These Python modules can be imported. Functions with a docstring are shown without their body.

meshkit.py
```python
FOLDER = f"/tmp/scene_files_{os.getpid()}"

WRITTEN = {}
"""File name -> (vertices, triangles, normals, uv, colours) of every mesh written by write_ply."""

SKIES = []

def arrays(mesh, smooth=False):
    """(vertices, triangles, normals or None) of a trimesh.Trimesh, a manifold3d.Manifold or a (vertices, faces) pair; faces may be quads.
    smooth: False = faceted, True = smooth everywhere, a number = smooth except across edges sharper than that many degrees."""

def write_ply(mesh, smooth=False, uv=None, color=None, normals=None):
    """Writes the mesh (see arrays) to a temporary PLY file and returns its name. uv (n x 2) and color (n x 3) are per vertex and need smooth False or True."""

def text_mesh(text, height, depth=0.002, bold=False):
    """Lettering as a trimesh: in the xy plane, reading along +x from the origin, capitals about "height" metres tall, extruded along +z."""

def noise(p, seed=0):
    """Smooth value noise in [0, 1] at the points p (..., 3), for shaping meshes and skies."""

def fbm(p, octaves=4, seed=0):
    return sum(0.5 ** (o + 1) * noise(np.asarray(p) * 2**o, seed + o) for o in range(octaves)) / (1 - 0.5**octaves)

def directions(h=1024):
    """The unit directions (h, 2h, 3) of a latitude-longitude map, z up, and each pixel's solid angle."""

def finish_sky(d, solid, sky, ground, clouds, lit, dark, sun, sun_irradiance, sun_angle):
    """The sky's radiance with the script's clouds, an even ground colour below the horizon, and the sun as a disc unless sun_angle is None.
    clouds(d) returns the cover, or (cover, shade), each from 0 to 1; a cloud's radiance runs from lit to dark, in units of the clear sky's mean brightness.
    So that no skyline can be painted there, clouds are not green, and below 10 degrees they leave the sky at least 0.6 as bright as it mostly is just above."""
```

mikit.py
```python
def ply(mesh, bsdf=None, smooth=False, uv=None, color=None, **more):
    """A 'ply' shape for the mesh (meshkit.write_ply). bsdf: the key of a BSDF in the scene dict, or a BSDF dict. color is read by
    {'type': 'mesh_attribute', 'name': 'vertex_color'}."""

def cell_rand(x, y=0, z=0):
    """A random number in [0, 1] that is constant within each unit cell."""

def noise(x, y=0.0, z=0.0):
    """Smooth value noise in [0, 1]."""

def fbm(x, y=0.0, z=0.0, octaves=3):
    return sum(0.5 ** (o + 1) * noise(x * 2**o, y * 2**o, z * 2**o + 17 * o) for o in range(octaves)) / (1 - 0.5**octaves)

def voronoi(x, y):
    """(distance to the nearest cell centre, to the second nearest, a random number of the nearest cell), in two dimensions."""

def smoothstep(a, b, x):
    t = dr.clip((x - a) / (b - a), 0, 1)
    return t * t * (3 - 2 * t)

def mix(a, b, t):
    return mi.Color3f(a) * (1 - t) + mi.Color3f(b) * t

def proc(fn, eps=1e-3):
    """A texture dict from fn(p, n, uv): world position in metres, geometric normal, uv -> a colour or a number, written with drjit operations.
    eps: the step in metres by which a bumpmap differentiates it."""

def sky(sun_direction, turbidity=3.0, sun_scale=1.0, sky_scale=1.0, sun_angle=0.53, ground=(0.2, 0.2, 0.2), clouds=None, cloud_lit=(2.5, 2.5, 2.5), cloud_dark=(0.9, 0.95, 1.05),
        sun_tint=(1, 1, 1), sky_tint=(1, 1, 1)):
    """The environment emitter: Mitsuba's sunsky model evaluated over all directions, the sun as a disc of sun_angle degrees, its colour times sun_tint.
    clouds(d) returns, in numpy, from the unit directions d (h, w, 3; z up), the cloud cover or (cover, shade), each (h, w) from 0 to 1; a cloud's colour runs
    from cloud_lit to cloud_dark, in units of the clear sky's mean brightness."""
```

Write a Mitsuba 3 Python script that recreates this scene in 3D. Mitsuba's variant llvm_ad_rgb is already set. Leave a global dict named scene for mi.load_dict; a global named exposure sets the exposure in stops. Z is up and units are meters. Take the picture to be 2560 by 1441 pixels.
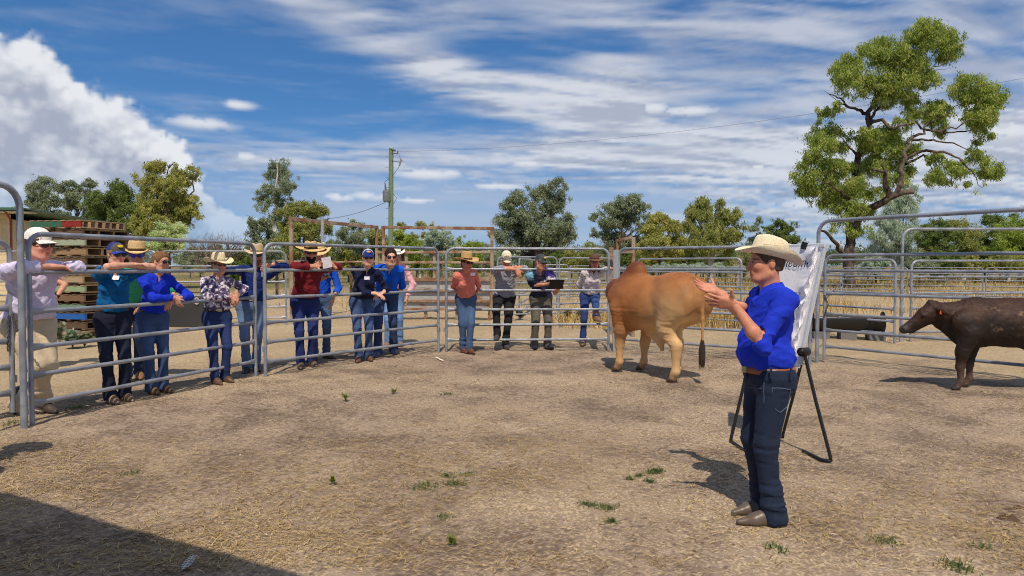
import math, random
import numpy as np, trimesh, mitsuba as mi, drjit as dr
import mikit, meshkit
from mikit import ply, proc
T = mi.ScalarTransform4f

# ---------------------------------------------------------------- camera, sky, exposure
FOC, CX, CY, HZ, CAMH = 1780.0, 1280.0, 720.5, 665.0, 1.5      # photograph pixels (2560 wide); eye height in metres
PITCH = math.atan((CY - HZ) / FOC)
FWD = np.array([0, math.cos(PITCH), -math.sin(PITCH)])
UPV = np.array([0, math.sin(PITCH), math.cos(PITCH)])
EYE = np.array([0, 0, CAMH])
SUN = (-0.04 * 0.58, -0.58, 0.814)
exposure = 1.3


def sky_clouds(d):
    """Cloud cover and shade by azimuth and elevation (degrees; azimuth 0 is +y, to the right positive)."""
    az = np.degrees(np.arctan2(d[..., 0], d[..., 1]))
    el = np.degrees(np.arcsin(np.clip(d[..., 2], -1, 1)))
    S = lambda a, b, x: (lambda t: t * t * (3 - 2 * t))(np.clip((x - a) / (b - a), 0, 1))
    nz = lambda sx, sy, o, seed, tilt=0.0: meshkit.fbm(np.stack([(az + tilt * el) * sx, (el - 0.0 * az) * sy, np.zeros_like(az)], -1), o, seed)

    def blob(a0, e0, ra, re, tilt=0.0, soft=0.6):
        x, y = (az - a0) / ra, (el - e0 - tilt * (az - a0)) / re
        return 1 - S(1 - soft, 1 + soft, np.sqrt(x * x + y * y))
    inv = 1.0 / (np.maximum(d[..., 2], 0) + 0.06)
    qx, qy = d[..., 0] * inv, d[..., 1] * inv
    # streaked high layer on a plane overhead
    wx = qx + 0.5 * meshkit.fbm(np.stack([qx * 0.8, qy * 0.8, qx * 0], -1), 3, 5)
    wy = qy + 0.5 * meshkit.fbm(np.stack([qx * 0.8 + 9, qy * 0.8, qx * 0], -1), 3, 6)
    st = meshkit.fbm(np.stack([wx * 2.2 + wy * 0.8, wy * 7.5 - wx * 1.3, qx * 0], -1), 6, 11)
    fine = meshkit.fbm(np.stack([wx * 7 + wy * 2, wy * 24 - wx * 5.0, qx * 0], -1), 4, 12)
    band = nz(0.16, 1.1, 5, 21, 0.8)
    big = meshkit.fbm(np.stack([wx * 0.9, wy * 2.2 - wx * 0.6, qx * 0], -1), 3, 13)
    n = 0.5 + 2.3 * (0.36 * st + 0.16 * fine + 0.2 * band + 0.28 * big - 0.5)
    # how much of it there is, by direction
    m = 0.30 + 0.0 * az
    m = m + 0.30 * S(-6, 12, az + (el - 14) * 0.55)                                      # heavy to the right
    m = m + 0.30 * blob(-2, 13.8, 9.5, 1.6, -0.17) + 0.2 * blob(3, 12.5, 9, 3.4, -0.1)    # bright tongue in the middle
    m = m + 0.30 * blob(-13.5, 18.6, 8.5, 1.6, -0.33) + 0.22 * blob(-6, 19, 7, 1.5, -0.25)   # wisps at the top
    m = m + 0.36 * S(11.2, 8.2, el) * S(-60, -20, az) - 0.34 * S(8.5, 2.5, el)
    m = m - 0.2 * blob(-3.0, 17.2, 3.0, 1.0, -0.1) - 0.25 * blob(1.0, 16.6, 4, 1.6, -0.1) - 0.26 * blob(7, 17.3, 3.5, 0.8, -0.1) - 0.16 * blob(15, 12.3, 5, 0.7) - 0.2 * blob(11, 5.5, 6, 1.1)
    m = m - 0.16 * blob(-21, 13.5, 7, 4.5) - 0.1 * blob(-14, 13.2, 6, 2.5)
    rip = meshkit.fbm(np.stack([az * 0.22 + 0.5 * band, (el + 0.06 * az) * 1.9 + 1.5 * big, az * 0], -1), 5, 61)
    cover = S(0.84 - m, 1.66 - m, n + 0.28 + 0.55 * (rip - 0.5)) * (0.25 + 0.60 * S(0.25, 0.75, m))
    shade = 0.40 + 0.5 * S(0.62, 0.30, meshkit.fbm(np.stack([wx * 2.4 + 3, wy * 9 - wx * 1.6, qx * 0], -1), 5, 31)) * S(0.3, 0.8, m) - 0.25 * S(0.6, 0.95, cover)
    veil = 0.5 * S(9.5, 5.0, el) * S(-45, -12, az) * S(30, 8, az) * (0.5 + 0.8 * band)
    shade = np.where(veil > cover, 0.5, shade)
    cover = np.maximum(cover, veil)
    cover = np.maximum(cover, 0.22 * S(7, 0, el))
    # small low cumulus
    pn = nz(0.9, 1.6, 4, 41)
    for a0, e0, ra, re in ((-10.9, 5.45, 1.9, .36), (-13.6, 5.3, 1.2, .4), (-7.6, 5.15, 1.6, .22), (-6.8, 7.2, 2.6, .5), (1.3, 8.1, 1.5, .4), (-1, 6.3, 2.2, .3), (-5, 7.3, 1.0, .3),
                           (13.9, 11.8, 2.4, .42), (11.2, 12.1, 1.2, .6), (19, 7.4, .7, .3), (-20.4, 8.1, 1.0, .36), (-23.4, 10.3, 2.2, .45), (-21, 11.8, 1.2, .3), (34.5, 8.6, 2.5, 1.6), (33, 10.5, 1.5, .7), (24.5, 4.5, 5, .7)):
        q = blob(a0, e0, ra, re, -0.03, 0.75) * S(0.26, 0.66, pn + 0.25 * blob(a0, e0, ra, re))
        shade = np.where(q * 0.9 > cover, 0.12 + 0.4 * S(e0 + 0.1, e0 - 0.5, el), shade)
        cover = np.maximum(cover, 0.9 * q)
    # the great cumulus on the left
    bil = nz(0.45, 0.6, 5, 51) + 0.35 * (np.abs(nz(1.1, 1.4, 3, 52) - 0.5) * 2)
    top = np.interp(az, [-60, -44, -36, -33.2, -32.2, -30.6, -28, -26.2, -24.8, -23.2, -21, -17, -12, -6], [12, 14, 15.5, 15.2, 14.2, 12.7, 11.9, 10.3, 8.6, 6.6, 4.4, 2.5, 1.0, -6])
    hgt = top - el + 3.3 * (bil - 0.70)
    cum = S(-0.25, 0.75, hgt) * S(-62, -50, az)
    soft = 0.92 - 0.5 * S(7.5, 2.0, el)
    sh = np.clip(0.0 + 0.55 * S(1.0, 5.5, top - el) + 1.5 * (0.60 - bil) * S(0.3, 1.6, top - el), 0, 0.8)
    shade = np.where(cum > 0.05, shade * (1 - cum) + sh * cum, shade)
    cover = np.maximum(cover * (1 - cum), cum * soft)
    return np.clip(cover, 0, 1), np.clip(shade, 0, 1)


scene = {"type": "scene"}
labels = {}
scene["camera"] = {"type": "perspective", "fov": math.degrees(2 * math.atan(1280 / FOC)), "fov_axis": "x", "near_clip": 0.05, "far_clip": 6000.0,
                   "to_world": T().look_at(origin=EYE.tolist(), target=(EYE + FWD).tolist(), up=[0, 0, 1])}
scene["sky"] = mikit.sky(SUN, turbidity=2.6, clouds=sky_clouds, cloud_lit=(4.5, 4.55, 4.65), cloud_dark=(1.55, 1.75, 2.35), sky_tint=(0.44, 0.78, 1.10), sun_tint=(0.97, 1.0, 1.06), ground=(0.22, 0.19, 0.14))

# ---------------------------------------------------------------- helpers
def ray(px, py):
    return FWD + (px - CX) / FOC * np.array([1.0, 0, 0]) + (CY - py) / FOC * UPV


def G(px, py, z=0.0):
    """The point of the level z seen at that spot of the photograph."""
    d = ray(px, py)
    return EYE + d * ((z - CAMH) / d[2])


def at(px, py, y):
    """The point at that spot of the photograph, y metres ahead."""
    d = ray(px, py)
    return EYE + d * (y / d[1])


def lin(r, g, b):
    c = np.array([r, g, b], float) / 255
    return np.where(c <= 0.04045, c / 12.92, ((c + 0.055) / 1.055) ** 2.4)


def unit(v):
    v = np.asarray(v, float)
    return v / max(np.linalg.norm(v), 1e-9)


V3 = lambda *a: np.array(a, float)


def number(key):
    if key not in USED:
        USED[key] = 0
        return key
    USED[key] += 1
    return f"{key}_{USED[key]:03d}"


USED = {}


def thing(name, label=None, cat=None, group=None, kind=None):
    key = number(name)
    d = {k: v for k, v in (("label", label), ("category", cat), ("group", group), ("kind", kind)) if v}
    if d:
        labels[key] = d
    return key


def part(parent, name, shape, label=None):
    key = number(parent + "__" + name)
    scene[key] = shape
    if label:
        labels[key] = {"label": label}
    return key


def solo(name, shape, label=None, cat=None, group=None, kind=None):
    key = thing(name, label, cat, group, kind)
    scene[key] = shape
    return key


def cat_m(ms):
    ms = [m for m in ms if m is not None]
    vs, fs, o = [], [], 0
    for v, f in ((np.asarray(m.vertices), np.asarray(m.faces)) if hasattr(m, "vertices") else m for m in ms):
        vs.append(v); fs.append(np.asarray(f) + o); o += len(v)
    return np.vstack(vs), np.vstack(fs)


def tube(pts, r, n=8, cap=True, flat=None):
    """A tube along a polyline; r a number or one per point; flat = (axis, factor) squashes the section."""
    p = np.asarray(pts, float)
    r = np.broadcast_to(r, (len(p),))
    sg = np.diff(p, axis=0); sg /= np.linalg.norm(sg, axis=1, keepdims=True) + 1e-12
    t = np.vstack([sg[:1], sg[:-1] + sg[1:], sg[-1:]]); t /= np.linalg.norm(t, axis=1, keepdims=True) + 1e-12
    a = np.zeros_like(t)
    a[0] = unit(np.cross(t[0], [0, 0, 1] if abs(t[0, 2]) < 0.9 else [1, 0.3, 0]))
    for i in range(1, len(p)): a[i] = unit(a[i - 1] - t[i] * (a[i - 1] @ t[i]))
    b = np.cross(t, a)
    ang = np.arange(n) * 2 * np.pi / n
    v = p[:, None] + r[:, None, None] * (np.cos(ang)[None, :, None] * a[:, None] + np.sin(ang)[None, :, None] * b[:, None])
    i, j = np.meshgrid(np.arange(len(p) - 1), np.arange(n), indexing="ij")
    q = np.stack([i * n + j, (i + 1) * n + j, (i + 1) * n + (j + 1) % n, i * n + (j + 1) % n], -1).reshape(-1, 4)
    f = np.vstack([q[:, [0, 1, 2]], q[:, [0, 2, 3]]])
    v = v.reshape(-1, 3)
    if cap:
        m = len(v)
        v = np.vstack([v, p[0], p[-1]])
        k = np.arange(n)
        e = (len(p) - 1) * n
        f = np.vstack([f, np.stack([np.full(n, m), k, (k + 1) % n], -1), np.stack([np.full(n, m + 1), e + (k + 1) % n, e + k], -1)])
    return v, f[:, ::-1]


def bar(p0, p1, w, h, up=(0, 0, 1), bev=0.0):
    """A straight bar of rectangular section from p0 to p1 (w across, h along up)."""
    p0, p1 = np.asarray(p0, float), np.asarray(p1, float)
    t = unit(p1 - p0); s = unit(np.cross(t, up)); u = np.cross(s, t)
    if bev:
        prof = [(-w / 2 + bev, -h / 2), (w / 2 - bev, -h / 2), (w / 2, -h / 2 + bev), (w / 2, h / 2 - bev), (w / 2 - bev, h / 2), (-w / 2 + bev, h / 2), (-w / 2, h / 2 - bev), (-w / 2, -h / 2 + bev)]
    else:
        prof = [(-w / 2, -h / 2), (w / 2, -h / 2), (w / 2, h / 2), (-w / 2, h / 2)]
    n = len(prof)
    v = np.array([p + a * s + b * u for p in (p0, p1) for a, b in prof])
    f = []
    for k in range(n):
        l = (k + 1) % n
        f += [(k, n + k, n + l), (k, n + l, l)]
    f += [(0, k, k + 1) for k in range(1, n - 1)] + [(n, n + k + 1, n + k) for k in range(1, n - 1)]
    return v, np.array(f)[:, ::-1]


def box(c, size, R=None):
    m = trimesh.creation.box(size)
    v = m.vertices @ (np.eye(3) if R is None else np.asarray(R).T) + np.asarray(c)
    return v, m.faces


def ellm(c, r, R=None, sub=2):
    m = trimesh.creation.icosphere(sub)
    return (m.vertices * np.asarray(r)) @ (np.eye(3) if R is None else np.asarray(R)).T + np.asarray(c), m.faces


def frame(f, up=(0, 0, 1)):
    """Matrix with columns right, forward, up."""
    f = unit(f); r = unit(np.cross(f, up)); return np.stack([r, f, np.cross(r, f)], 1)


# ---------------------------------------------------------------- soft solids: signed distances on a grid, joined smoothly, then surface nets
class Solid:
    def __init__(self, lo, hi, h):
        self.h, self.lo = h, np.asarray(lo, float)
        self.n = np.ceil((np.asarray(hi) - self.lo) / h).astype(int) + 1
        self.v = np.full(self.n, 9.0, np.float32)

    def win(self, lo, hi, m):
        a = np.clip(np.floor((np.asarray(lo) - m - self.lo) / self.h).astype(int), 0, self.n)
        b = np.clip(np.ceil((np.asarray(hi) + m - self.lo) / self.h).astype(int) + 1, 0, self.n)
        if (b <= a).any():
            return None, None
        ax = [(np.arange(a[k], b[k]) * self.h + self.lo[k]).astype(np.float32) for k in range(3)]
        return tuple(slice(x, y) for x, y in zip(a, b)), np.meshgrid(*ax, indexing="ij")

    def join(self, sl, d, k, cut):
        o = self.v[sl]
        if cut:
            d = -d
            q = np.maximum(k - np.abs(o - d), 0) / max(k, 1e-6)
            self.v[sl] = np.maximum(o, d) + q * q * k * 0.25
        else:
            q = np.maximum(k - np.abs(o - d), 0) / max(k, 1e-6)
            self.v[sl] = np.minimum(o, d) - q * q * k * 0.25

    def cone(self, a, b, ra, rb=None, k=0.03, flat=None, cut=False):
        """Capsule whose radius runs from ra to rb. flat = (direction, factor): the section is narrower along that direction."""
        a, b = np.asarray(a, float), np.asarray(b, float)
        rb = ra if rb is None else rb
        R = max(ra, rb)
        sl, P = self.win(np.minimum(a, b) - R, np.maximum(a, b) + R, k + 2 * self.h)
        if sl is None: return
        ab = b - a
        p = [P[i] - np.float32(a[i]) for i in range(3)]
        if flat is not None:
            w, fac = unit(flat[0]), flat[1]
            s = (p[0] * w[0] + p[1] * w[1] + p[2] * w[2]) * (1 / fac - 1)
            p = [p[i] + s * np.float32(w[i]) for i in range(3)]
            ab = ab + w * (ab @ w) * (1 / fac - 1)
        t = np.clip((p[0] * ab[0] + p[1] * ab[1] + p[2] * ab[2]) / max(ab @ ab, 1e-9), 0, 1)
        d = np.sqrt(sum((p[i] - t * np.float32(ab[i])) ** 2 for i in range(3))) - (ra + (rb - ra) * t)
        if flat is not None: d = d * np.float32(min(1, flat[1] * 1.2))
        self.join(sl, d.astype(np.float32), k, cut)

    def ell(self, c, r, R=None, k=0.03, cut=False):
        """Ellipsoid with half axes r along the columns of R."""
        c, r = np.asarray(c, float), np.asarray(r, float)
        R = np.eye(3) if R is None else np.asarray(R)
        e = np.sqrt(((R * r) ** 2).sum(1))
        sl, P = self.win(c - e, c + e, k + 2 * self.h)
        if sl is None: return
        p = [P[i] - np.float32(c[i]) for i in range(3)]
        q = [sum(p[i] * np.float32(R[i, j]) for i in range(3)) / np.float32(r[j]) for j in range(3)]
        k0 = np.sqrt(q[0] ** 2 + q[1] ** 2 + q[2] ** 2)
        k1 = np.sqrt((q[0] / r[0]) ** 2 + (q[1] / r[1]) ** 2 + (q[2] / r[2]) ** 2) + 1e-6
        self.join(sl, (k0 * (k0 - 1) / k1).astype(np.float32), k, cut)

    def plane(self, p, n, k=0.0):
        """Keeps what lies behind the plane through p with normal n."""
        n = unit(n)
        ax = [np.arange(self.n[i]) * self.h + self.lo[i] - p[i] for i in range(3)]
        d = (ax[0][:, None, None] * n[0] + ax[1][None, :, None] * n[1] + ax[2][None, None, :] * n[2]).astype(np.float32)
        self.v = np.maximum(self.v, d)

    def mesh(self, relax=1):
        v = self.v
        v[0], v[-1] = np.maximum(v[0], 0.01), np.maximum(v[-1], 0.01)
        v[:, 0], v[:, -1] = np.maximum(v[:, 0], 0.01), np.maximum(v[:, -1], 0.01)
        v[:, :, 0], v[:, :, -1] = np.maximum(v[:, :, 0], 0.01), np.maximum(v[:, :, -1], 0.01)
        s = v < 0
        c = np.zeros(np.array(v.shape) - 1, np.int8)
        for i, j, k in np.ndindex(2, 2, 2):
            c += s[i:c.shape[0] + i, j:c.shape[1] + j, k:c.shape[2] + k]
        act = np.argwhere((c > 0) & (c < 8))
        if not len(act): raise ValueError("empty solid")
        ids = np.full(c.shape, -1, np.int32); ids[tuple(act.T)] = np.arange(len(act))
        cor = np.array(list(np.ndindex(2, 2, 2)))
        val = np.stack([v[tuple((act + o).T)] for o in cor], 1)
        acc, cnt = np.zeros((len(act), 3)), np.zeros(len(act))
        for a in range(8):
            for ax in range(3):
                if cor[a][ax] == 0:
                    o = cor[a].copy(); o[ax] = 1
                    b = int(o[0] * 4 + o[1] * 2 + o[2])
                    va, vb = val[:, a], val[:, b]
                    m = (va < 0) != (vb < 0)
                    t = va[m] / (va[m] - vb[m])
                    p = np.repeat(cor[a][None].astype(float), m.sum(), 0); p[:, ax] = t
                    acc[m] += p; cnt[m] += 1
        vert = (act + acc / cnt[:, None]) * self.h + self.lo
        faces = []
        for ax in range(3):
            u, w = (ax + 1) % 3, (ax + 2) % 3
            s0 = [slice(1, -1)] * 3; s1 = [slice(1, -1)] * 3
            s0[ax], s1[ax] = slice(0, -1), slice(1, None)
            e = np.argwhere(s[tuple(s0)] != s[tuple(s1)])
            off = np.ones(3, int); off[ax] = 0
            e = e + off
            ins = s[tuple(e.T)]
            q = []
            for du, dw in ((0, 0), (-1, 0), (-1, -1), (0, -1)):
                x = e.copy(); x[:, u] += du; x[:, w] += dw
                q.append(ids[tuple(x.T)])
            q = np.stack(q, 1)
            q[~ins] = q[~ins][:, ::-1]
            faces.append(q)
        q = np.vstack(faces)
        f = np.vstack([q[:, [0, 1, 2]], q[:, [0, 2, 3]]])
        for _ in range(relax):
            a = np.zeros_like(vert); n = np.zeros(len(vert))
            for i in range(4):
                for j in ((i + 1) % 4,):
                    np.add.at(a, q[:, i], vert[q[:, j]]); np.add.at(a, q[:, j], vert[q[:, i]])
                    np.add.at(n, q[:, i], 1); np.add.at(n, q[:, j], 1)
            vert = vert * 0.5 + 0.5 * a / n[:, None]
        return vert, f


def normals(v, f):
    n = np.zeros_like(v)
    fn = np.cross(v[f[:, 1]] - v[f[:, 0]], v[f[:, 2]] - v[f[:, 0]])
    for k in range(3): np.add.at(n, f[:, k], fn)
    return n / (np.linalg.norm(n, axis=1, keepdims=True) + 1e-12)


def fb(p, s, o=3, seed=0):
    return meshkit.fbm(np.asarray(p) * s, o, seed) - 0.5


def cply(m, bsdf, color, smooth=True, **k):
    v = np.asarray(m[0])
    c = np.asarray(color, float)
    if c.ndim == 1: c = np.repeat(c[None], len(v), 0)
    return ply((v, m[1]), bsdf, smooth=smooth, color=np.clip(c, 0, 1), **k)


# ---------------------------------------------------------------- materials
VC = {"type": "mesh_attribute", "name": "vertex_color"}
two = lambda b: {"type": "twosided", "bsdf": b}
scene["cloth"] = two({"type": "principled", "base_color": VC, "roughness": 0.85, "specular": 0.25, "sheen": 0.25})
scene["skin"] = two({"type": "principled", "base_color": VC, "roughness": 0.5, "specular": 0.4})
scene["hide"] = two({"type": "principled", "base_color": VC, "roughness": 0.62, "specular": 0.35, "sheen": 0.15})
scene["matte"] = two({"type": "principled", "base_color": VC, "roughness": 0.8, "specular": 0.3})
scene["satin"] = two({"type": "principled", "base_color": VC, "roughness": 0.4, "specular": 0.5})
scene["gloss"] = two({"type": "principled", "base_color": VC, "roughness": 0.12, "specular": 0.6, "clearcoat": 0.6, "clearcoat_gloss": 0.9})
scene["leaf"] = {"type": "principledthin", "base_color": VC, "roughness": 0.55, "diff_trans": 0.9, "spec_trans": 0.0, "eta": 1.4}
scene["straw"] = two({"type": "diffuse", "reflectance": VC})


def galv_fn(p, n, uv):
    a = mikit.fbm(p.x * 7, p.y * 7, p.z * 7, 3)
    c = mikit.mix((0.235, 0.265, 0.315), (0.36, 0.39, 0.44), mikit.smoothstep(0.3, 0.7, a))
    rust = mikit.smoothstep(0.72, 0.8, mikit.fbm(p.x * 5 + 7, p.y * 5, p.z * 14, 3))
    return mikit.mix(c, (0.27, 0.22, 0.16), rust * 0.35)


scene["galvanised"] = two({"type": "principled", "base_color": proc(galv_fn), "roughness": 0.48, "metallic": 0.35, "specular": 0.5})


def rust_fn(p, n, uv):
    a = mikit.fbm(p.x * 3, p.y * 3, p.z * 3, 4)
    b = mikit.fbm(p.x * 22, p.y * 22, p.z * 22, 2)
    c = mikit.mix((0.38, 0.30, 0.22), (0.25, 0.13, 0.075), mikit.smoothstep(0.38, 0.62, a * 0.75 + 0.25 * b))
    return c


scene["rusty_steel"] = two({"type": "principled", "base_color": proc(rust_fn), "roughness": 0.85, "specular": 0.3})


def wood_fn(p, n, uv):
    g = mikit.noise(p.x * 2.5, p.y * 2.5, p.z * 60) * 0.6 + mikit.fbm(p.x * 7, p.y * 7, p.z * 30, 3) * 0.4
    return mikit.mix((0.20, 0.14, 0.09), (0.42, 0.32, 0.22), mikit.smoothstep(0.25, 0.75, g))


scene["pallet_wood"] = two({"type": "principled", "base_color": proc(wood_fn), "roughness": 0.9, "specular": 0.2})


def sheet_fn(p, n, uv):
    a = mikit.fbm(p.x * 2.2, p.y * 2.2, p.z * 2.2, 4)
    r = mikit.smoothstep(0.6, 0.72, mikit.fbm(p.x * 2 + 3, p.y * 2, p.z * 5, 4))
    return mikit.mix(mikit.mix((0.36, 0.36, 0.34), (0.5, 0.5, 0.47), a), (0.33, 0.17, 0.08), r)


scene["sheet_metal"] = two({"type": "principled", "base_color": proc(sheet_fn), "roughness": 0.55, "metallic": 0.2, "specular": 0.4})


def bark_fn(p, n, uv):
    a = mikit.fbm(p.x * 5, p.y * 5, p.z * 2, 4)
    return mikit.mix((0.045, 0.034, 0.028), (0.16, 0.122, 0.098), mikit.smoothstep(0.3, 0.68, a))


def pale_bark_fn(p, n, uv):
    a = mikit.fbm(p.x * 3, p.y * 3, p.z * 1.5, 4)
    return mikit.mix((0.34, 0.30, 0.26), (0.62, 0.59, 0.54), mikit.smoothstep(0.3, 0.6, a))


scene["dark_bark"] = two({"type": "principled", "base_color": proc(bark_fn), "roughness": 0.95, "specular": 0.1})
scene["pale_bark"] = two({"type": "principled", "base_color": proc(pale_bark_fn), "roughness": 0.8, "specular": 0.2})

# ---------------------------------------------------------------- the ground
PEN_C, PEN_R = (0.95, 7.7), 6.3


def ground_fn(p, n, uv):
    r = dr.sqrt(dr.square(p.x - PEN_C[0]) + dr.square(p.y - PEN_C[1]))
    out = mikit.smoothstep(5.2, 7.2, r + (mikit.fbm(p.x * 0.9, p.y * 0.9, 0, 3) - 0.5) * 2.4)
    dist = dr.sqrt(p.x * p.x + p.y * p.y)
    big = mikit.fbm(p.x * 0.55, p.y * 0.55, 2, 3)
    mid = mikit.fbm(p.x * 2.3 + 5, p.y * 2.3, 4, 4)
    # fine straw: crossed stretched noises, each wavering
    w = mikit.noise(p.x * 3, p.y * 3, 1) * 3
    s1 = mikit.noise((p.x + p.y * 0.5) * 22 + w, (p.y - p.x * 0.5) * 130, 3)
    s2 = mikit.noise((p.x - p.y * 0.9) * 120 + w, (p.y + p.x * 0.9) * 24, 7)
    s3 = mikit.noise((p.x + p.y * 1.9) * 60, (p.y * 0.55 - p.x) * 17 + w, 9)
    fine = dr.maximum(dr.maximum(s1, s2), s3)
    grit = mikit.fbm(p.x * 38, p.y * 38, 0, 3)
    soil = mikit.mix((0.165, 0.125, 0.09), (0.37, 0.295, 0.222), mikit.smoothstep(0.28, 0.72, grit * 0.6 + mid * 0.4))
    stra = mikit.mix((0.32, 0.245, 0.15), (0.56, 0.455, 0.295), mikit.smoothstep(0.3, 0.85, mikit.noise(p.x * 90, p.y * 70, 5)))
    amount = mikit.smoothstep(0.62, 0.9, fine * 0.66 + big * 0.22 + mid * 0.26)
    amount = dr.clip(amount + out * 0.35, 0, 1)
    c = mikit.mix(soil, stra, amount)
    c = c * (0.92 + 0.16 * mid) * (0.95 + 0.10 * big)
    pad = mikit.mix((0.32, 0.25, 0.145), (0.50, 0.405, 0.24), mikit.fbm(p.x * 0.35, p.y * 0.35, 0, 4))
    c = mikit.mix(c, c * 0.35 + pad * 0.72, out)
    c = c * mi.Color3f(1.0, 0.99, 1.04)
    far = mikit.smoothstep(26, 60, dist)
    green = mikit.smoothstep(0.45, 0.62, mikit.fbm(p.x * 0.07, p.y * 0.07, 3, 3))
    return mikit.mix(c, mikit.mix((0.27, 0.215, 0.105), (0.13, 0.135, 0.06), green), far * 0.8)


def ground_bump(p, n, uv):
    w = mikit.noise(p.x * 3, p.y * 3, 1) * 3
    s1 = mikit.noise((p.x + p.y * 0.5) * 22 + w, (p.y - p.x * 0.5) * 110, 3)
    s2 = mikit.noise((p.x - p.y * 0.9) * 100 + w, (p.y + p.x * 0.9) * 24, 7)
    return mikit.fbm(p.x * 30, p.y * 30, 0, 3) * 0.9 + dr.maximum(s1, s2) * 0.45


scene["ground_dirt"] = two({"type": "bumpmap", "arbitrary": proc(ground_bump, eps=0.004), "scale": 0.016,
                            "bsdf": {"type": "diffuse", "reflectance": proc(ground_fn)}})


def gz(x, y):
    """Height of the ground at x, y: hoof-worn, level to a centimetre or two in the pen."""
    p = np.stack([np.asarray(x, float), np.asarray(y, float), np.zeros(np.shape(x))], -1)
    near = np.clip(1 - (np.hypot(p[..., 0], p[..., 1]) - 30) / 40, 0, 1)
    return (0.034 * (meshkit.fbm(p * 5.5, 3, 2) - 0.5) + 0.035 * (meshkit.fbm(p * 1.1, 2, 3) - 0.5)) * near


def axis(lo, hi, step, far, grow):
    a = list(np.arange(lo, hi, step)); s = step
    while a[-1] < far[1]: s *= grow; a.append(a[-1] + s)
    b, s = [lo], step
    while b[-1] > far[0]: s *= grow; b.append(b[-1] - s)
    return np.array(b[:0:-1] + a)


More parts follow.
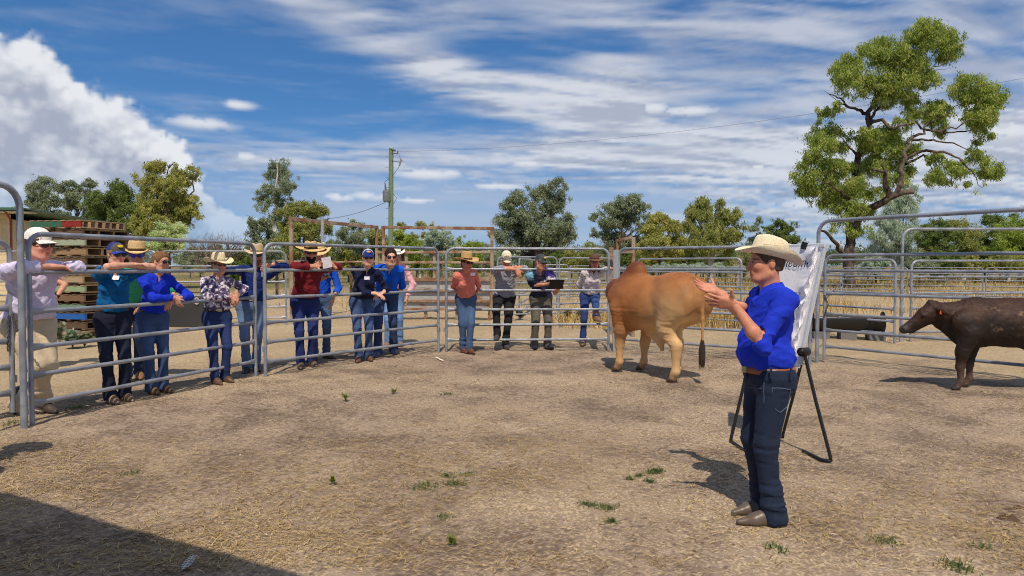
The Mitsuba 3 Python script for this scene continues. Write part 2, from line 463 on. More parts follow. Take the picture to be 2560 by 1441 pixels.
gx, gy = axis(-7, 8.5, 0.052, (-1500, 1500), 1.09), axis(2.2, 15, 0.052, (-80, 2600), 1.08)
X, Y = np.meshgrid(gx, gy, indexing="ij")
Z = gz(X, Y)
I, J = np.meshgrid(np.arange(len(gx) - 1), np.arange(len(gy) - 1), indexing="ij")
k0 = (I * len(gy) + J).ravel()
quads = np.stack([k0, k0 + len(gy), k0 + len(gy) + 1, k0 + 1], 1)
solo("ground", ply((np.stack([X, Y, Z], -1).reshape(-1, 3), np.vstack([quads[:, [0, 1, 2]], quads[:, [0, 2, 3]]])), "ground_dirt", smooth=True),
     "bare dirt ground strewn with straw in the cattle yard", kind="structure")


def blades(pos, L, W, ang, tilt, bend, col, rng):
    """Thin bent blades, two quads each. pos (n,3); ang heading; tilt from the ground (radians)."""
    n = len(pos)
    d = np.stack([np.cos(ang) * np.cos(tilt), np.sin(ang) * np.cos(tilt), np.sin(tilt)], 1)
    s = np.stack([-np.sin(ang), np.cos(ang), np.zeros(n)], 1)
    mid = pos + d * (L * 0.5)[:, None]
    d2 = d + np.stack([bend * -np.sin(ang), bend * np.cos(ang), -np.abs(bend) * np.sin(tilt) * 0.8], 1)
    tip = mid + d2 * (L * 0.5)[:, None]
    w = (W / 2)[:, None] * s
    v = np.stack([pos - w, pos + w, mid + w * 0.8, mid - w * 0.8, tip], 1).reshape(-1, 3)
    b = np.arange(n)[:, None] * 5
    f = np.stack([b + [0, 1, 2], b + [0, 2, 3], b + [3, 2, 4]], 1).reshape(-1, 3)
    return v, f, np.repeat(col, 5, 0)


rng = np.random.default_rng(11)
# loose straw lying in the pen
n = 110000
u = rng.random(n)
py_ = 1441 - (1441 - 745) * rng.random(n) ** 0.8
px_ = rng.uniform(-60, 2620, n)
d_ = np.stack([(px_ - CX) / FOC, np.ones(n), np.zeros(n)], 1)
dist = CAMH * FOC / (py_ - HZ)
pos = np.stack([(px_ - CX) / FOC * dist, dist, np.zeros(n)], 1)
keep = rng.random(n) < np.clip(0.10 + 2.6 * (meshkit.fbm(pos * 0.75, 3, 4) - 0.38) + 0.5 * (meshkit.fbm(pos * 4, 2, 8) - 0.4), 0.05, 1)
pos = pos[keep]; n = len(pos)
pos[:, 2] = gz(pos[:, 0], pos[:, 1]) + 0.004 + 0.012 * rng.random(n)
L = 0.02 + 0.12 * rng.random(n) ** 2.8
W = 0.0028 + 0.0022 * rng.random(n)
tone = rng.random(n)[:, None]
col = lin(128, 100, 64) * (1 - tone) + lin(222, 196, 140) * tone
v, f, c = blades(pos, L, W, rng.uniform(0, 2 * np.pi, n), rng.normal(0, 0.06, n), rng.normal(0, 0.35, n), col, rng)
solo("loose_straw", ply((v, f), "straw", color=c), "dry straw and chaff scattered over the dirt of the pen", kind="stuff")

# clods and hoof-kicked crumbs
n = 2600
pos = np.stack([rng.uniform(-6, 7.5, n), 2.6 + 12 * rng.random(n) ** 1.3, np.zeros(n)], 1)
pos = pos[meshkit.fbm(pos * 0.9, 3, 14) > 0.46 + 0.1 * rng.random(n)]
n = len(pos)
pos[:, 2] = gz(pos[:, 0], pos[:, 1])
ico = trimesh.creation.icosphere(0)
sz = 0.004 + 0.015 * rng.random(n) ** 4
v = pos[:, None] + ico.vertices[None] * sz[:, None, None] * (0.75 + 0.5 * rng.random((n, 12, 1))) * np.array([1, 1, 0.65])
f = ico.faces[None] + (np.arange(n) * 12)[:, None, None]
tone = rng.random(n)[:, None]
solo("dirt_clods", ply((v.reshape(-1, 3), f.reshape(-1, 3)), "straw", color=np.repeat(lin(108, 86, 66) * (1 - tone) + lin(150, 124, 98) * tone, 12, 0)), "small dirt clods and crumbs in the pen", kind="stuff")

# tall dry grass of the paddock behind the yards
n = 90000
az = rng.uniform(-0.80, 0.86, n)
dd = 17 + 63 * rng.random(n) ** 1.5
pos = np.stack([np.tan(az) * dd, dd, np.zeros(n)], 1)
dens = meshkit.fbm(pos * 0.22, 3, 9)
right = np.clip((pos[:, 0] / pos[:, 1] - 0.0) * 6, 0, 1)
keep = (rng.random(n) < np.clip((dens - 0.36) * 4, 0, 1) * (0.12 + 0.88 * right)) & (np.hypot(pos[:, 0] - PEN_C[0], pos[:, 1] - PEN_C[1]) > 9.6 - 1.2 * right)
keep &= ~((pos[:, 1] < 24) & (right < 0.3))
pos = pos[keep]; n = len(pos)
L = (0.18 + 0.42 * rng.random(n)) * (0.6 + 0.6 * np.clip(dens[keep], 0, 1)) * (0.55 + 0.45 * right[keep])
W = 0.006 + 0.00045 * pos[:, 1] + 0.006 * rng.random(n)
tone = rng.random(n)[:, None]
col = lin(150, 118, 62) * (1 - tone) + lin(216, 188, 122) * tone
gr = (rng.random(n) < 0.10 + 0.25 * (pos[:, 1] > 45))[:, None]
col = np.where(gr, lin(92, 98, 52) * (0.7 + 0.6 * tone), col)
v, f, c = blades(pos, L, W, rng.uniform(0, 2 * np.pi, n), rng.normal(1.25, 0.22, n), rng.normal(0, 0.5, n), col, rng)
solo("dry_grass", ply((v, f), "straw", color=c), "tall golden dry grass standing in the paddock behind the yards", kind="stuff")

# ---------------------------------------------------------------- galvanised yard panels
RAILS = np.array([0.205, 0.47, 0.735, 1.07, 1.44])


def arc_frame(a, b, z0, z1, r):
    """Points of a hoop: up from a, rounded corners, across to b and down."""
    a, b = np.asarray(a, float)[:2], np.asarray(b, float)[:2]
    L = np.linalg.norm(b - a); t = (b - a) / L
    s = [(0, z0), (0, (z0 + z1) / 2), (0, z1 - r)] + [(r - r * math.cos(q), z1 - r + r * math.sin(q)) for q in np.linspace(0.2, math.pi / 2 - 0.01, 6)]
    s += [(L * k, z1) for k in (0.25, 0.5, 0.75)]
    s += [(L - r + r * math.sin(q), z1 - r + r * math.cos(q)) for q in np.linspace(0.01, math.pi / 2 - 0.2, 6)] + [(L, z1 - r), (L, (z0 + z1) / 2), (L, z0)]
    return np.array([[*(a + t * x), z] for x, z in s])


def rail_pts(a, b, z, inset=0.02):
    a, b = np.asarray(a, float)[:2], np.asarray(b, float)[:2]
    L = np.linalg.norm(b - a); t = (b - a) / L
    xs = [inset, inset + 0.05, inset + 0.13, L * 0.5, L - inset - 0.13, L - inset - 0.05, L - inset]
    return np.array([[*(a + t * x), z] for x in xs])


def rail_mesh(a, b, z, r=0.0185, n=8):
    """A round rail, flattened tall and thin where it meets the posts."""
    p = rail_pts(a, b, z)
    v, f = tube(p, r, n)
    k = np.array([1.75, 1.5, 1, 1, 1, 1.5, 1.75]); w = np.array([0.45, 0.6, 1, 1, 1, 0.6, 0.45])
    t = unit(p[-1] - p[0]); s = unit(np.cross(t, [0, 0, 1]))
    m = 7 * n
    q = v[:m].reshape(7, n, 3) - p[:, None]
    up = q[..., 2:3] * k[:, None, None]; sd = (q @ s)[..., None] * w[:, None, None]
    v[:m] = (p[:, None] + up * np.array([0, 0, 1]) + sd * s).reshape(-1, 3)
    return v, f


def panel(a, b, label, top=1.8, foot=0.0, rails=RAILS, r=0.024, rad=0.14, group=None, name="cattle_fence", lugs=True, n=10, scale=1.0):
    key = thing(name, label, "fence panel", group)
    a, b = np.asarray(a, float), np.asarray(b, float)
    part(key, "frame", ply(tube(arc_frame(a, b, foot, top, rad), r, n), "galvanised", smooth=50))
    for z in rails * scale:
        part(key, "rail", ply(rail_mesh(a, b, z + foot, r * 0.93, n), "galvanised", smooth=50))
    if lugs:
        t = unit(b[:2] - a[:2])
        for e, sg in ((a, -1), (b, 1)):
            c = [*(e[:2] + t * sg * (r + 0.012)), 0]
            for z in (0.35 * scale, 1.35 * scale):
                part(key, "pin_lug", ply(tube([np.array(c) + [0, 0, z], np.array(c) + [0, 0, z + 0.07]], 0.014, 6), "galvanised", smooth=50))
    return key


RING = "galvanised panels of the round pen"
A0, A1 = G(80, 1064), G(640, 941)
B0, B1 = G(664, 943), G(1096, 880)
C0, C1 = G(1116, 880), G(1521, 877)
D0, D1 = G(1546, 877), G(2024, 915)
panel(A0, A1, "left round pen panel, the nearest one, with the lavender shirt behind it", group=RING)
panel(B0, B1, "round pen panel second from the left, in front of the man in maroon", group=RING)
panel(C0, C1, "round pen panel with the coral shirt and the tablet man behind it", group=RING)
panel(D0, D1, "round pen panel behind the tan bull and the presenter", group=RING)
# left gateway: tall hoop and the gate leaf beside it, both running out of the frame
gl = thing("gateway_hoop", "tall galvanised gateway hoop at the left edge of the pen", "gateway")
part(gl, "frame", ply(tube(arc_frame(G(61, 1072), V3(-5.05, 2.9, 0), 0, 2.22, 0.2), 0.03, 12), "galvanised", smooth=50))
LG0, LG1 = G(33, 1046, 0.0), V3(-5.75, 3.9, 0)
panel(LG0, LG1, "galvanised gate leaf cut by the left edge of the picture", top=1.74, foot=0.06, name="cattle_gate", rails=RAILS * 0.96)
labels["cattle_gate"]["category"] = "gate"
ch = thing("gate_chain", "dark chain hanging on the gate at the left edge", "chain")
p0, p1 = G(40, 1046) + V3(0.0, -0.02, 1.02), G(62, 1068) + V3(0, -0.03, 0.92)


def chain(key, pts, r=0.0045, link=0.034):
    pts = np.asarray(pts, float)
    seg = np.r_[0, np.cumsum(np.linalg.norm(np.diff(pts, axis=0), axis=1))]
    for i, s in enumerate(np.arange(0, seg[-1], link * 0.72)):
        c = np.array([np.interp(s, seg, pts[:, k]) for k in range(3)])
        d = unit(np.array([np.interp(s + 0.01, seg, pts[:, k]) for k in range(3)]) - np.array([np.interp(s - 0.01, seg, pts[:, k]) for k in range(3)]))
        sd = unit(np.cross(d, [0.3, 1, 0.2])); sd = sd if i % 2 else np.cross(sd, d)
        q = np.linspace(0, 2 * np.pi, 11)
        ring = [c + d * math.cos(x) * link * 0.5 + sd * math.sin(x) * link * 0.28 for x in q]
        part(key, "link", cply(tube(ring, r, 5, False), "satin", lin(62, 60, 60)))


chain(ch, [p0, (p0 + p1) / 2 + V3(0, 0, -0.09), p1])
chain(ch, [p0 + V3(-0.02, -0.02, -0.02), p0 + V3(-0.03, -0.03, -0.36)])

# right gateway and its gate, standing shut between the pen and the yard behind
hoop = thing("gateway_hoop", "tall galvanised gateway hoop above the gate on the right, nearest one", "gateway")
RG0 = G(2042, 906); rd = unit(V3(1.55, -2.35, 0))
part(hoop, "frame", ply(tube(arc_frame(RG0, RG0 + rd * 3.6, 0, 2.19, 0.2), 0.029, 12), "galvanised", smooth=50))
E0 = G(2060, 905); E1 = E0 + unit(V3(1.50, -2.02, 0)) * 3.25
panel(E0, E1, "galvanised gate behind the dark young bull on the right", top=1.66, foot=0.05, name="cattle_gate", rails=RAILS * 0.955)
labels["cattle_gate_001"]["category"] = "gate"
gc = thing("gate_chain", "thin rusty chain looped round the post of the right-hand gate", "chain")
q0 = E0 + V3(0.0, -0.03, 0.97)
chain(gc, [q0 + V3(-0.03, 0, .08), q0 + V3(0.03, -0.02, -0.05), q0 + V3(-.02, -.01, -.25)])
part(gc, "stay_rod", cply(tube([q0 + V3(0.02, 0.03, 0.02), at(2118, 690, 13.2)], 0.009, 6), "satin", lin(92, 70, 52)))

hoop2 = thing("gateway_hoop", "tall galvanised gateway hoop standing farther back on the right", "gateway")
RH0 = G(2252, 855); RH1 = RH0 + V3(4.3, -0.1, 0)
part(hoop2, "frame", ply(tube(arc_frame(RH0, RH1, 0, 2.22, 0.2), 0.03, 10), "galvanised", smooth=50))
YARD = "galvanised panels of the yards behind"


def back(pa, pb, label, top, group=YARD, **k):
    """A panel of the yards behind, from the ground point at pa to the one at pb."""
    return panel(G(*pa), G(*pb), label, top=top, scale=top / 1.8, group=group, lugs=False, n=7, **k)


back((1884, 823), (2236, 859), "yard panel behind the flip chart, left of the second gateway hoop", 1.62)
back((2276, 853), (2760, 850), "yard panel under the second gateway hoop on the right", 1.6)
back((1594, 806), (1852, 823), "yard panel right behind the tan bull's back", 1.68)
back((-250, 812), (394, 818), "yard panel behind the lavender shirt and the pallet stack", 1.86)
back((404, 818), (716, 815), "yard panel behind the floral shirt and the navy shirt", 1.86)
back((1244, 806), (1392, 800), "yard panel just behind the man resting his head on his arms", 1.74)
back((1398, 800), (1536, 796), "yard panel behind the woman in the pale shirt", 1.72)
back((1298, 800), (1360, 752), "yard panel running back behind the cream cap", 1.7)
back((1424, 752), (1514, 748), "small far yard panel between the tablet man and the pale shirt", 1.5)
back((1340, 752), (1420, 752), "small far yard panel left of the tablet man's shoulder", 1.55)
FARP = "small far panels across the paddock"
base = lambda x: 728 + (x - 1590) * 24 / 970
for x0, x1, t in ((1518, 1642, "far panel above the hump of the tan bull"), (1648, 1788, "far panel above the rump of the tan bull"), (1794, 1940, "far panel above the presenter's hands"), (1946, 2100, "far panel behind the flip chart"),
                  (2106, 2268, "far panel right of the big trunk"), (2278, 2456, "far panel above the back of the dark young bull"), (2464, 2660, "far panel at the right edge of the picture")):
    back((x0, base(x0)), (x1, base(x1)), t, 1.42, FARP, r=0.026)

# hinge post by panel C and D, wide and pale
hp = solo("hinge_post", cply(bar(G(1541, 880) + V3(0, 0.12, 0), G(1541, 880) + V3(0, 0.12, 1.78), 0.10, 0.06, (0, 1, 0), 0.01), "satin", lin(150, 154, 160)), "pale flat steel hinge post between two pen panels", "post")

# ---------------------------------------------------------------- people
SKIN = lin(205, 148, 120)
DENIM, DARK_DENIM, PALE_DENIM = lin(42, 56, 88), lin(27, 33, 52), lin(92, 114, 148)


def ik(a, t, l1, l2, pole):
    a, t = np.asarray(a, float), np.asarray(t, float)
    d = t - a; D = np.linalg.norm(d)
    Dc = np.clip(D, abs(l1 - l2) + 0.02, (l1 + l2) * 0.998)
    u = d / D
    x = (l1 * l1 - l2 * l2 + Dc * Dc) / (2 * Dc)
    h = math.sqrt(max(l1 * l1 - x * x, 0))
    p = np.asarray(pole, float); p = unit(p - u * (p @ u))
    return a + u * x + p * h, a + u * Dc


def hand(w, d, n, left, s=1.0, curl=(0.25, 0.3, 0.2), spread=0.07, thumb=(0.5, 0.8, 0.25), h=0.006):
    """A hand: wrist w, finger direction d, palm normal n."""
    d = unit(d); n = unit(np.asarray(n) - d * (np.asarray(n) @ d))
    sd = np.cross(n, d) if left else np.cross(d, n)          # towards the thumb
    S = Solid(w - 0.24 * s, w + 0.24 * s, h)
    k = 0.010 * s
    off = [0.029, 0.010, -0.010, -0.029]
    root = [0.088, 0.093, 0.088, 0.079]
    S.cone(w - d * 0.05 * s, w + d * 0.015 * s, 0.027 * s, 0.026 * s, k, (n, 0.75))
    for o, r in zip(off, root):
        S.cone(w + d * 0.012 * s + sd * o * 0.55 * s, w + (d * r + sd * o) * s, 0.0165 * s, 0.0125 * s, 0.016 * s)
    S.cone(w + (d * 0.03 + sd * 0.018 - n * -0.006) * s, w + (d * 0.062 + sd * 0.030 + n * 0.008) * s, 0.017 * s, 0.013 * s, 0.016 * s)
    for i, (o, r, L) in enumerate(zip(off, root, (0.078, 0.086, 0.079, 0.062))):
        p = w + (d * r + sd * o) * s
        ang = spread * (1.5 - i) * 1.0
        e = d * math.cos(ang) + sd * math.sin(ang)
        b = 0.0
        rad = [0.0100, 0.0092, 0.0085, 0.0072] if i < 3 else [0.0088, 0.0082, 0.0075, 0.0063]
        for j, fr in enumerate((0.46, 0.30, 0.24)):
            b += curl[j] * (0.85 + 0.12 * i)
            q = p + (e * math.cos(b) + n * math.sin(b)) * L * fr * s
            S.cone(p, q, rad[j] * s, rad[j + 1] * s, 0.004 * s)
            p = q
    t = unit(d * thumb[0] + sd * thumb[1] + n * thumb[2])
    p = w + (d * 0.028 + sd * 0.024) * s
    q = p + t * 0.044 * s
    S.cone(p, q, 0.0145 * s, 0.0112 * s, 0.012 * s)
    t2 = unit(t + d * 0.25)
    S.cone(q, q + t2 * 0.034 * s, 0.0108 * s, 0.0085 * s, 0.005 * s)
    return S.mesh(1)


def lathe_sheet(rows, closed=True):
    """Quad sheet from rows of points (m, n, 3), closed round each row."""
    r = np.asarray(rows); m, n = r.shape[:2]
    i, j = np.meshgrid(np.arange(m - 1), np.arange(n if closed else n - 1), indexing="ij")
    j2 = (j + 1) % n
    q = np.stack([i * n + j, i * n + j2, (i + 1) * n + j2, (i + 1) * n + j], -1).reshape(-1, 4)
    return r.reshape(-1, 3), np.vstack([q[:, [0, 1, 2]], q[:, [0, 2, 3]]])


def hat_mesh(C, R, s, brim=0.095, curl=0.055, crown=0.115, dip=0.02, flat=False, pinch=1.0, n=40):
    th = np.arange(n) * 2 * np.pi / n
    ax, ay = 0.080 * s, 0.100 * s
    rows = []
    def brim_row(t, z0):
        rx, ry = ax + brim * s * t * 0.92, ay + brim * s * t
        side = np.abs(np.sin(th)) ** 2
        up = curl * s * side * t ** 1.7 - dip * s * (1 - side) * t ** 1.5 * np.where(np.cos(th) > 0, 1.0, 0.7)
        pull = 1 - 0.35 * (curl / max(brim, 1e-3)) * side * t ** 2
        return np.stack([rx * np.sin(th) * pull, ry * np.cos(th), up + z0], -1)
    for t in (0.0, 0.3, 0.6, 0.85, 1.0): rows.append(brim_row(t, 0.0))
    for t in (1.0, 0.85, 0.6, 0.3, 0.06): rows.append(brim_row(t, 0.006 * s))
    prof = [(1.0, 0.02), (1.0, 0.3), (0.98, 0.6), (0.94, 0.8), (0.86, 0.93), (0.72, 1.0), (0.5, 1.02), (0.28, 1.02), (0.02, 1.02)]
    for w, z in prof:
        x, y = ax * w * np.sin(th), ay * w * np.cos(th)
        zz = crown * s * z * np.ones(n)
        if not flat:
            up = np.clip((z - 0.5) * 2, 0, 1)
            zz = zz - up * 0.020 * s * np.exp(-(x / (0.026 * s)) ** 2) * np.clip(1.15 - np.abs(y) / ay * 0.5, 0, 1)
            x = x * (1 - pinch * 0.22 * up * np.clip(y / ay, 0, 1))
            zz = zz + 0.010 * s * up * (y / ay)
        rows.append(np.stack([x, y, zz], -1))
    v, f = lathe_sheet(rows)
    band = lathe_sheet([np.stack([(ax + e) * np.sin(th), (ay + e) * np.cos(th), np.full(n, z)], -1) for e, z in ((0.0025, 0.006 * s), (0.0035, 0.010 * s), (0.0030, 0.030 * s), (0.0, 0.031 * s))])
    return (v @ R.T + C, f), (band[0] @ R.T + C, band[1])


def cap_mesh(C, R, s):
    n = 36
    th = np.arange(n) * 2 * np.pi / n
    rows = [np.stack([0.084 * s * np.cos(a) * np.sin(th), 0.102 * s * np.cos(a) * np.cos(th) - 0.004, 0.088 * s * np.sin(a) ** 0.9 * np.ones(n)], -1) for a in np.linspace(0, 1.56, 9)]
    rows.insert(0, rows[0] * [1, 1, 1] + [0, 0, -0.012 * s])
    dome = lathe_sheet(rows)
    a = np.linspace(-1.0, 1.0, 15)
    top, bot = [], []
    for t in np.linspace(0, 1, 6):
        y = 0.097 * s * np.cos(a) + t * 0.075 * s * (0.35 + 0.65 * np.cos(a * 1.35))
        x = 0.082 * s * np.sin(a) * (1 + 0.06 * t)
        z = -0.010 * s - t * 0.012 * s - 0.016 * s * (a ** 2) * (0.5 + t * 0.6)
        top.append(np.stack([x, y, z + 0.002], -1)); bot.append(np.stack([x, y, z - 0.003], -1))
    visor = lathe_sheet(top + bot[::-1], closed=False)
    tr = lambda m: (m[0] @ R.T + C, m[1])
    return tr(dome), tr(visor)


def person(label, fl, fr, yaw, H, shirt, trousers, *, w=1.0, belly=0.0, female=False, neck=None, hip=(0, 0), hip_z=None, head=(0, 0), hands=None, cuff=(0.9, 0.9), tuck=True, toes=(12, -12),
           foot_z=(0, 0), knee=None, hat=None, hat_c=None, hat_tilt=0.0, cap_c=None, glasses=None, hair=None, hair_len=0.05, pony=False, beard=None, skin=SKIN, belt=None, boot_c=None, tag=None, tag_px=None,
           flare=0.034, h=0.0145, seed=0, collar=True, legs_slim=1.0, name="person", hat_kw=None, yoke=None, hem=None, waist=0.085, head_px=None, boot_s=1.0, fold=1.0):
    """A clothed figure. fl, fr: ground points of the left and right foot; yaw: degrees it faces, 0 = towards -y, 90 = towards +x."""
    key = thing(name, label, "person")
    yr = math.radians(yaw)
    f = V3(math.sin(yr), -math.cos(yr), 0); r = V3(f[1], -f[0], 0); up = V3(0, 0, 1)
    rot = lambda a: V3(math.sin(yr + math.radians(a)), -math.cos(yr + math.radians(a)), 0)
    fl, fr = V3(fl[0], fl[1], foot_z[0]), V3(fr[0], fr[1], foot_z[1])
    low = [p for p, z in ((fl, foot_z[0]), (fr, foot_z[1])) if z < 0.1]
    base = sum(low) / len(low); base = V3(base[0], base[1], 0)
    neck = None if neck is None else np.asarray(neck, float)
    for turn in range(8 if head_px else 1):
        s = H / 1.75
        P = base + f * hip[0] + r * hip[1] + up * (hip_z if hip_z else 0.528 * H)
        an = [fl + up * 0.075 * s, fr + up * 0.075 * s]
        leg = 0.2375 * H
        for _ in range(40):                           # lower the hips until the standing legs reach
            hj = [P - r * 0.05 * H * w ** 0.5 - up * 0.012 * H, P + r * 0.05 * H * w ** 0.5 - up * 0.012 * H]
            if all(np.linalg.norm(hj[i] - an[i]) < 2 * leg * 0.997 or foot_z[i] > 0.1 for i in (0, 1)): break
            P = P - up * 0.006
        N = P + (up * 0.295 * H + f * 0.01 if neck is None else unit(neck - P) * 0.295 * H)
        sp = unit(N - P)
        cr = unit(r - sp * (r @ sp)); cf = np.cross(sp, cr) * (1 if np.cross(sp, cr) @ f > 0 else -1)
        B = np.stack([cr, cf, sp], 1)
        hy, hp = math.radians(yaw + head[0]), math.radians(head[1])
        hf = V3(math.sin(hy) * math.cos(hp), -math.cos(hy) * math.cos(hp), -math.sin(hp))
        hr = unit(np.cross(hf, up)); R = np.stack([hr, hf, np.cross(hr, hf)], 1)
        Hc = N + sp * 0.035 * s + unit(sp + up + hf * 0.25) * 0.135 * s + hf * 0.022 * s
        if head_px:
            want = at(*head_px, Hc[1])
            H *= 1 + 0.9 * (want[2] / Hc[2] - 1)
            dx = want[0] - Hc[0]
            if neck is None: neck = N.copy()
            neck = neck + V3(dx * 1.2, 0, 0)
    kn = []
    for i in (0, 1):
        pole = (knee[i] if knee and knee[i] is not None else f + r * (-0.12 if i == 0 else 0.12))
        k_, an[i] = ik(hj[i], an[i], leg, leg, pole); kn.append(k_)
    L3 = lambda x, y, z: P + cr * x * s + cf * y * s + sp * z * s
    sw = 0.150 if female else 0.168
    sh = [L3(-sw * w, -0.01, 0.462), L3(sw * w, -0.01, 0.462)]
    HP = lambda x, y, z: Hc + R @ V3(x, y, z) * s
    ua, fa = 0.172 * H, 0.152 * H
    arms, hand_m = [], []
    for i in (0, 1):
        hd = (hands or {}).get("LR"[i])
        sg = -1 if i == 0 else 1
        if hd is None:
            hd = dict(at=P + r * sg * 0.235 * s * w + f * 0.05 + up * 0.01, dir=V3(0, 0, -1), palm=-r * sg, pole=-f + r * sg * 0.3)
        if "el" in hd: el, wr = np.asarray(hd["el"], float), np.asarray(hd["at"], float)
        else: el, wr = ik(sh[i], hd["at"], ua, fa, hd.get("pole", -f * 0.5 + r * sg * 0.6 - up * 0.6))
        arms.append((sh[i], el, wr))
        if hd.get("hide"): continue
        d = hd.get("dir"); d = unit(wr - el) if d is None else d
        hand_m.append(hand(wr, d, hd.get("palm", -up), i == 0, s * (0.93 if female else 1.0), hd.get("curl", (0.3, 0.35, 0.25)), hd.get("spread", 0.05), hd.get("thumb", (0.6, 0.7, 0.3)), hd.get("h", 0.009)))
    # ---- body: head, neck, chest, arms
    pts = [Hc, N, *[p for a in arms for p in a]]
    S = Solid(np.min(pts, 0) - 0.2, np.max(pts, 0) + 0.2, h)
    fw = 0.94 if female else 1.0
    S.ell(HP(0, -0.012, 0.036), V3(0.076, 0.096, 0.090) * s, R, 0.02)
    S.ell(HP(0, 0.022, -0.042), V3(0.060 * fw, 0.072, 0.078) * s, R, 0.035)
    S.ell(HP(0, 0.070, -0.098), V3(0.026, 0.022, 0.022) * s * fw, R, 0.03)
    for sg in (-1, 1):
        S.ell(HP(sg * 0.036, 0.066, -0.022), V3(0.026, 0.024, 0.026) * s, R, 0.025)
        S.cone(HP(sg * 0.058, 0.0, -0.07), HP(sg * 0.03, 0.062, -0.098), 0.018 * s, 0.016 * s, 0.03)
        S.ell(HP(sg * 0.079, -0.008, -0.008), V3(0.010, 0.020, 0.033) * s, R, 0.006)
    S.cone(HP(-0.034, 0.080, 0.020), HP(0.034, 0.080, 0.020), 0.015 * s, None, 0.02)
    for sg in (-1, 1): S.ell(HP(sg * 0.033, 0.104, 0.004), V3(0.017, 0.014, 0.011) * s, R, 0.012, True)
    S.cone(HP(0, 0.092, 0.012), HP(0, 0.112, -0.030), 0.009 * s, 0.0145 * s, 0.012)
    S.ell(HP(0, 0.098, -0.036), V3(0.020, 0.012, 0.009) * s, R, 0.008)
    S.ell(HP(0, 0.086, -0.063), V3(0.026, 0.014, 0.014) * s, R, 0.012)
    S.cone(HP(0, 0.07, -0.0655), HP(0, 0.112, -0.0655), 0.0022 * s, None, 0.006, None, True)
    S.cone(N - sp * 0.03, HP(0, -0.012, -0.05), 0.065 * s * fw, 0.058 * s * fw, 0.03)
    S.ell(L3(0, 0, 0.40), V3(0.13 * w, 0.085, 0.11) * s, B, 0.04)
    for i, (a, e, wr) in enumerate(arms):
        u_ = 0.74 if cuff[i] >= 0 else 1.0
        S.cone(a, e, 0.040 * s * fw * u_, 0.036 * s * fw * u_, 0.03)
        m = e + (wr - e) * 0.28
        u2 = 0.74 if cuff[i] > 0.3 else 1.0
        S.cone(e, m, 0.037 * s * fw * u_, 0.040 * s * fw * u2, 0.02)
        S.cone(m, wr, 0.040 * s * fw * u2, 0.0265 * s * fw, 0.02)
    body = cat_m([S.mesh(1)] + hand_m)
    v = body[0]
    q = (v - Hc) @ R / s
    tone = 1 + 0.16 * fb(v, 30, 2, seed)[:, None] + 0.12 * fb(v, 8, 2, seed + 3)[:, None]
    c = np.asarray(skin)[None] * tone
    headm = (np.abs(q) < [0.12, 0.14, 0.16]).all(1)
    red = np.exp(-(((np.abs(q[:, 0]) - 0.036) / 0.022) ** 2 + ((q[:, 2] + 0.03) / 0.03) ** 2)) * (q[:, 1] > 0.03) * headm + np.exp(-(q[:, 0] / 0.02) ** 2 - ((q[:, 2] + 0.02) / 0.03) ** 2) * (q[:, 1] > 0.1) * headm
    c = c * (1 - red[:, None] * np.array([0.02, 0.22, 0.24]))
    lip = headm & (np.abs(q[:, 2] + 0.064) < 0.011) & (np.abs(q[:, 0]) < 0.024) & (q[:, 1] > 0.075)
    c[lip] = c[lip] * [0.82, 0.55, 0.55]
    brow = headm & (np.abs(q[:, 2] - 0.026 + 0.25 * np.abs(np.abs(q[:, 0]) - 0.034)) < 0.0055) & (np.abs(np.abs(q[:, 0]) - 0.034) < 0.02) & (q[:, 1] > 0.06)
    c[brow] = (np.asarray(hair) if hair is not None else lin(90, 62, 42)) * 0.8 + c[brow] * 0.15
    eye = headm & (np.abs(q[:, 2] - 0.005) < 0.005) & (np.abs(np.abs(q[:, 0]) - 0.033) < 0.012) & (q[:, 1] > 0.07)
    c[eye] = lin(70, 52, 44)
    scene[key + "__body"] = cply(body, "skin", c)
    # ---- shirt
    wz = waist - 0.002 if tuck else (hem if hem is not None else 0.0)
    lo, hi = np.min([P, *[p for a in arms for p in a[:2]], *sh], 0), np.max([N, *[p for a in arms for p in a[:2]], *sh], 0)
    cu = [a[1] + (a[2] - a[1]) * max(min(cc, 1.0), 0) if cc >= 0 else a[1] for a, cc in zip(arms, cuff)]
    lo, hi = np.minimum(lo, np.min(cu, 0)), np.maximum(hi, np.max(cu, 0))
    S = Solid(lo - 0.17, hi + 0.17, h)
    S.ell(L3(0, 0.012 + belly * 0.45, 0.17), V3(0.150 * w + belly * 0.2, 0.112 + belly * 0.6, 0.17) * s, B, 0.06)
    S.ell(L3(0, 0.0, 0.36), V3((0.145 if female else 0.158) * w, 0.108 + belly * 0.25, 0.19) * s, B, 0.06)
    if not tuck: S.ell(L3(0, 0.0, 0.02), V3(0.178 * w, 0.135, 0.14) * s, B, 0.06)
    else: S.ell(L3(0, 0.01, 0.10), V3((0.150 if not female else 0.138) * w + belly * 0.2, 0.115 + belly * 0.7, 0.12) * s, B, 0.04)
    S.cone(sh[0] + cr * 0.03, sh[1] - cr * 0.03, 0.060 * s * fw, None, 0.05, (cf, 0.95))
    S.cone(N - sp * 0.02 + cr * -0.04, sh[0], 0.050 * s, 0.052 * s * fw, 0.05)
    S.cone(N - sp * 0.02 + cr * 0.04, sh[1], 0.050 * s, 0.052 * s * fw, 0.05)
    if female:
        for sg in (-1, 1): S.ell(L3(sg * 0.072, 0.082, 0.335), V3(0.062, 0.052, 0.062) * s, B, 0.05)
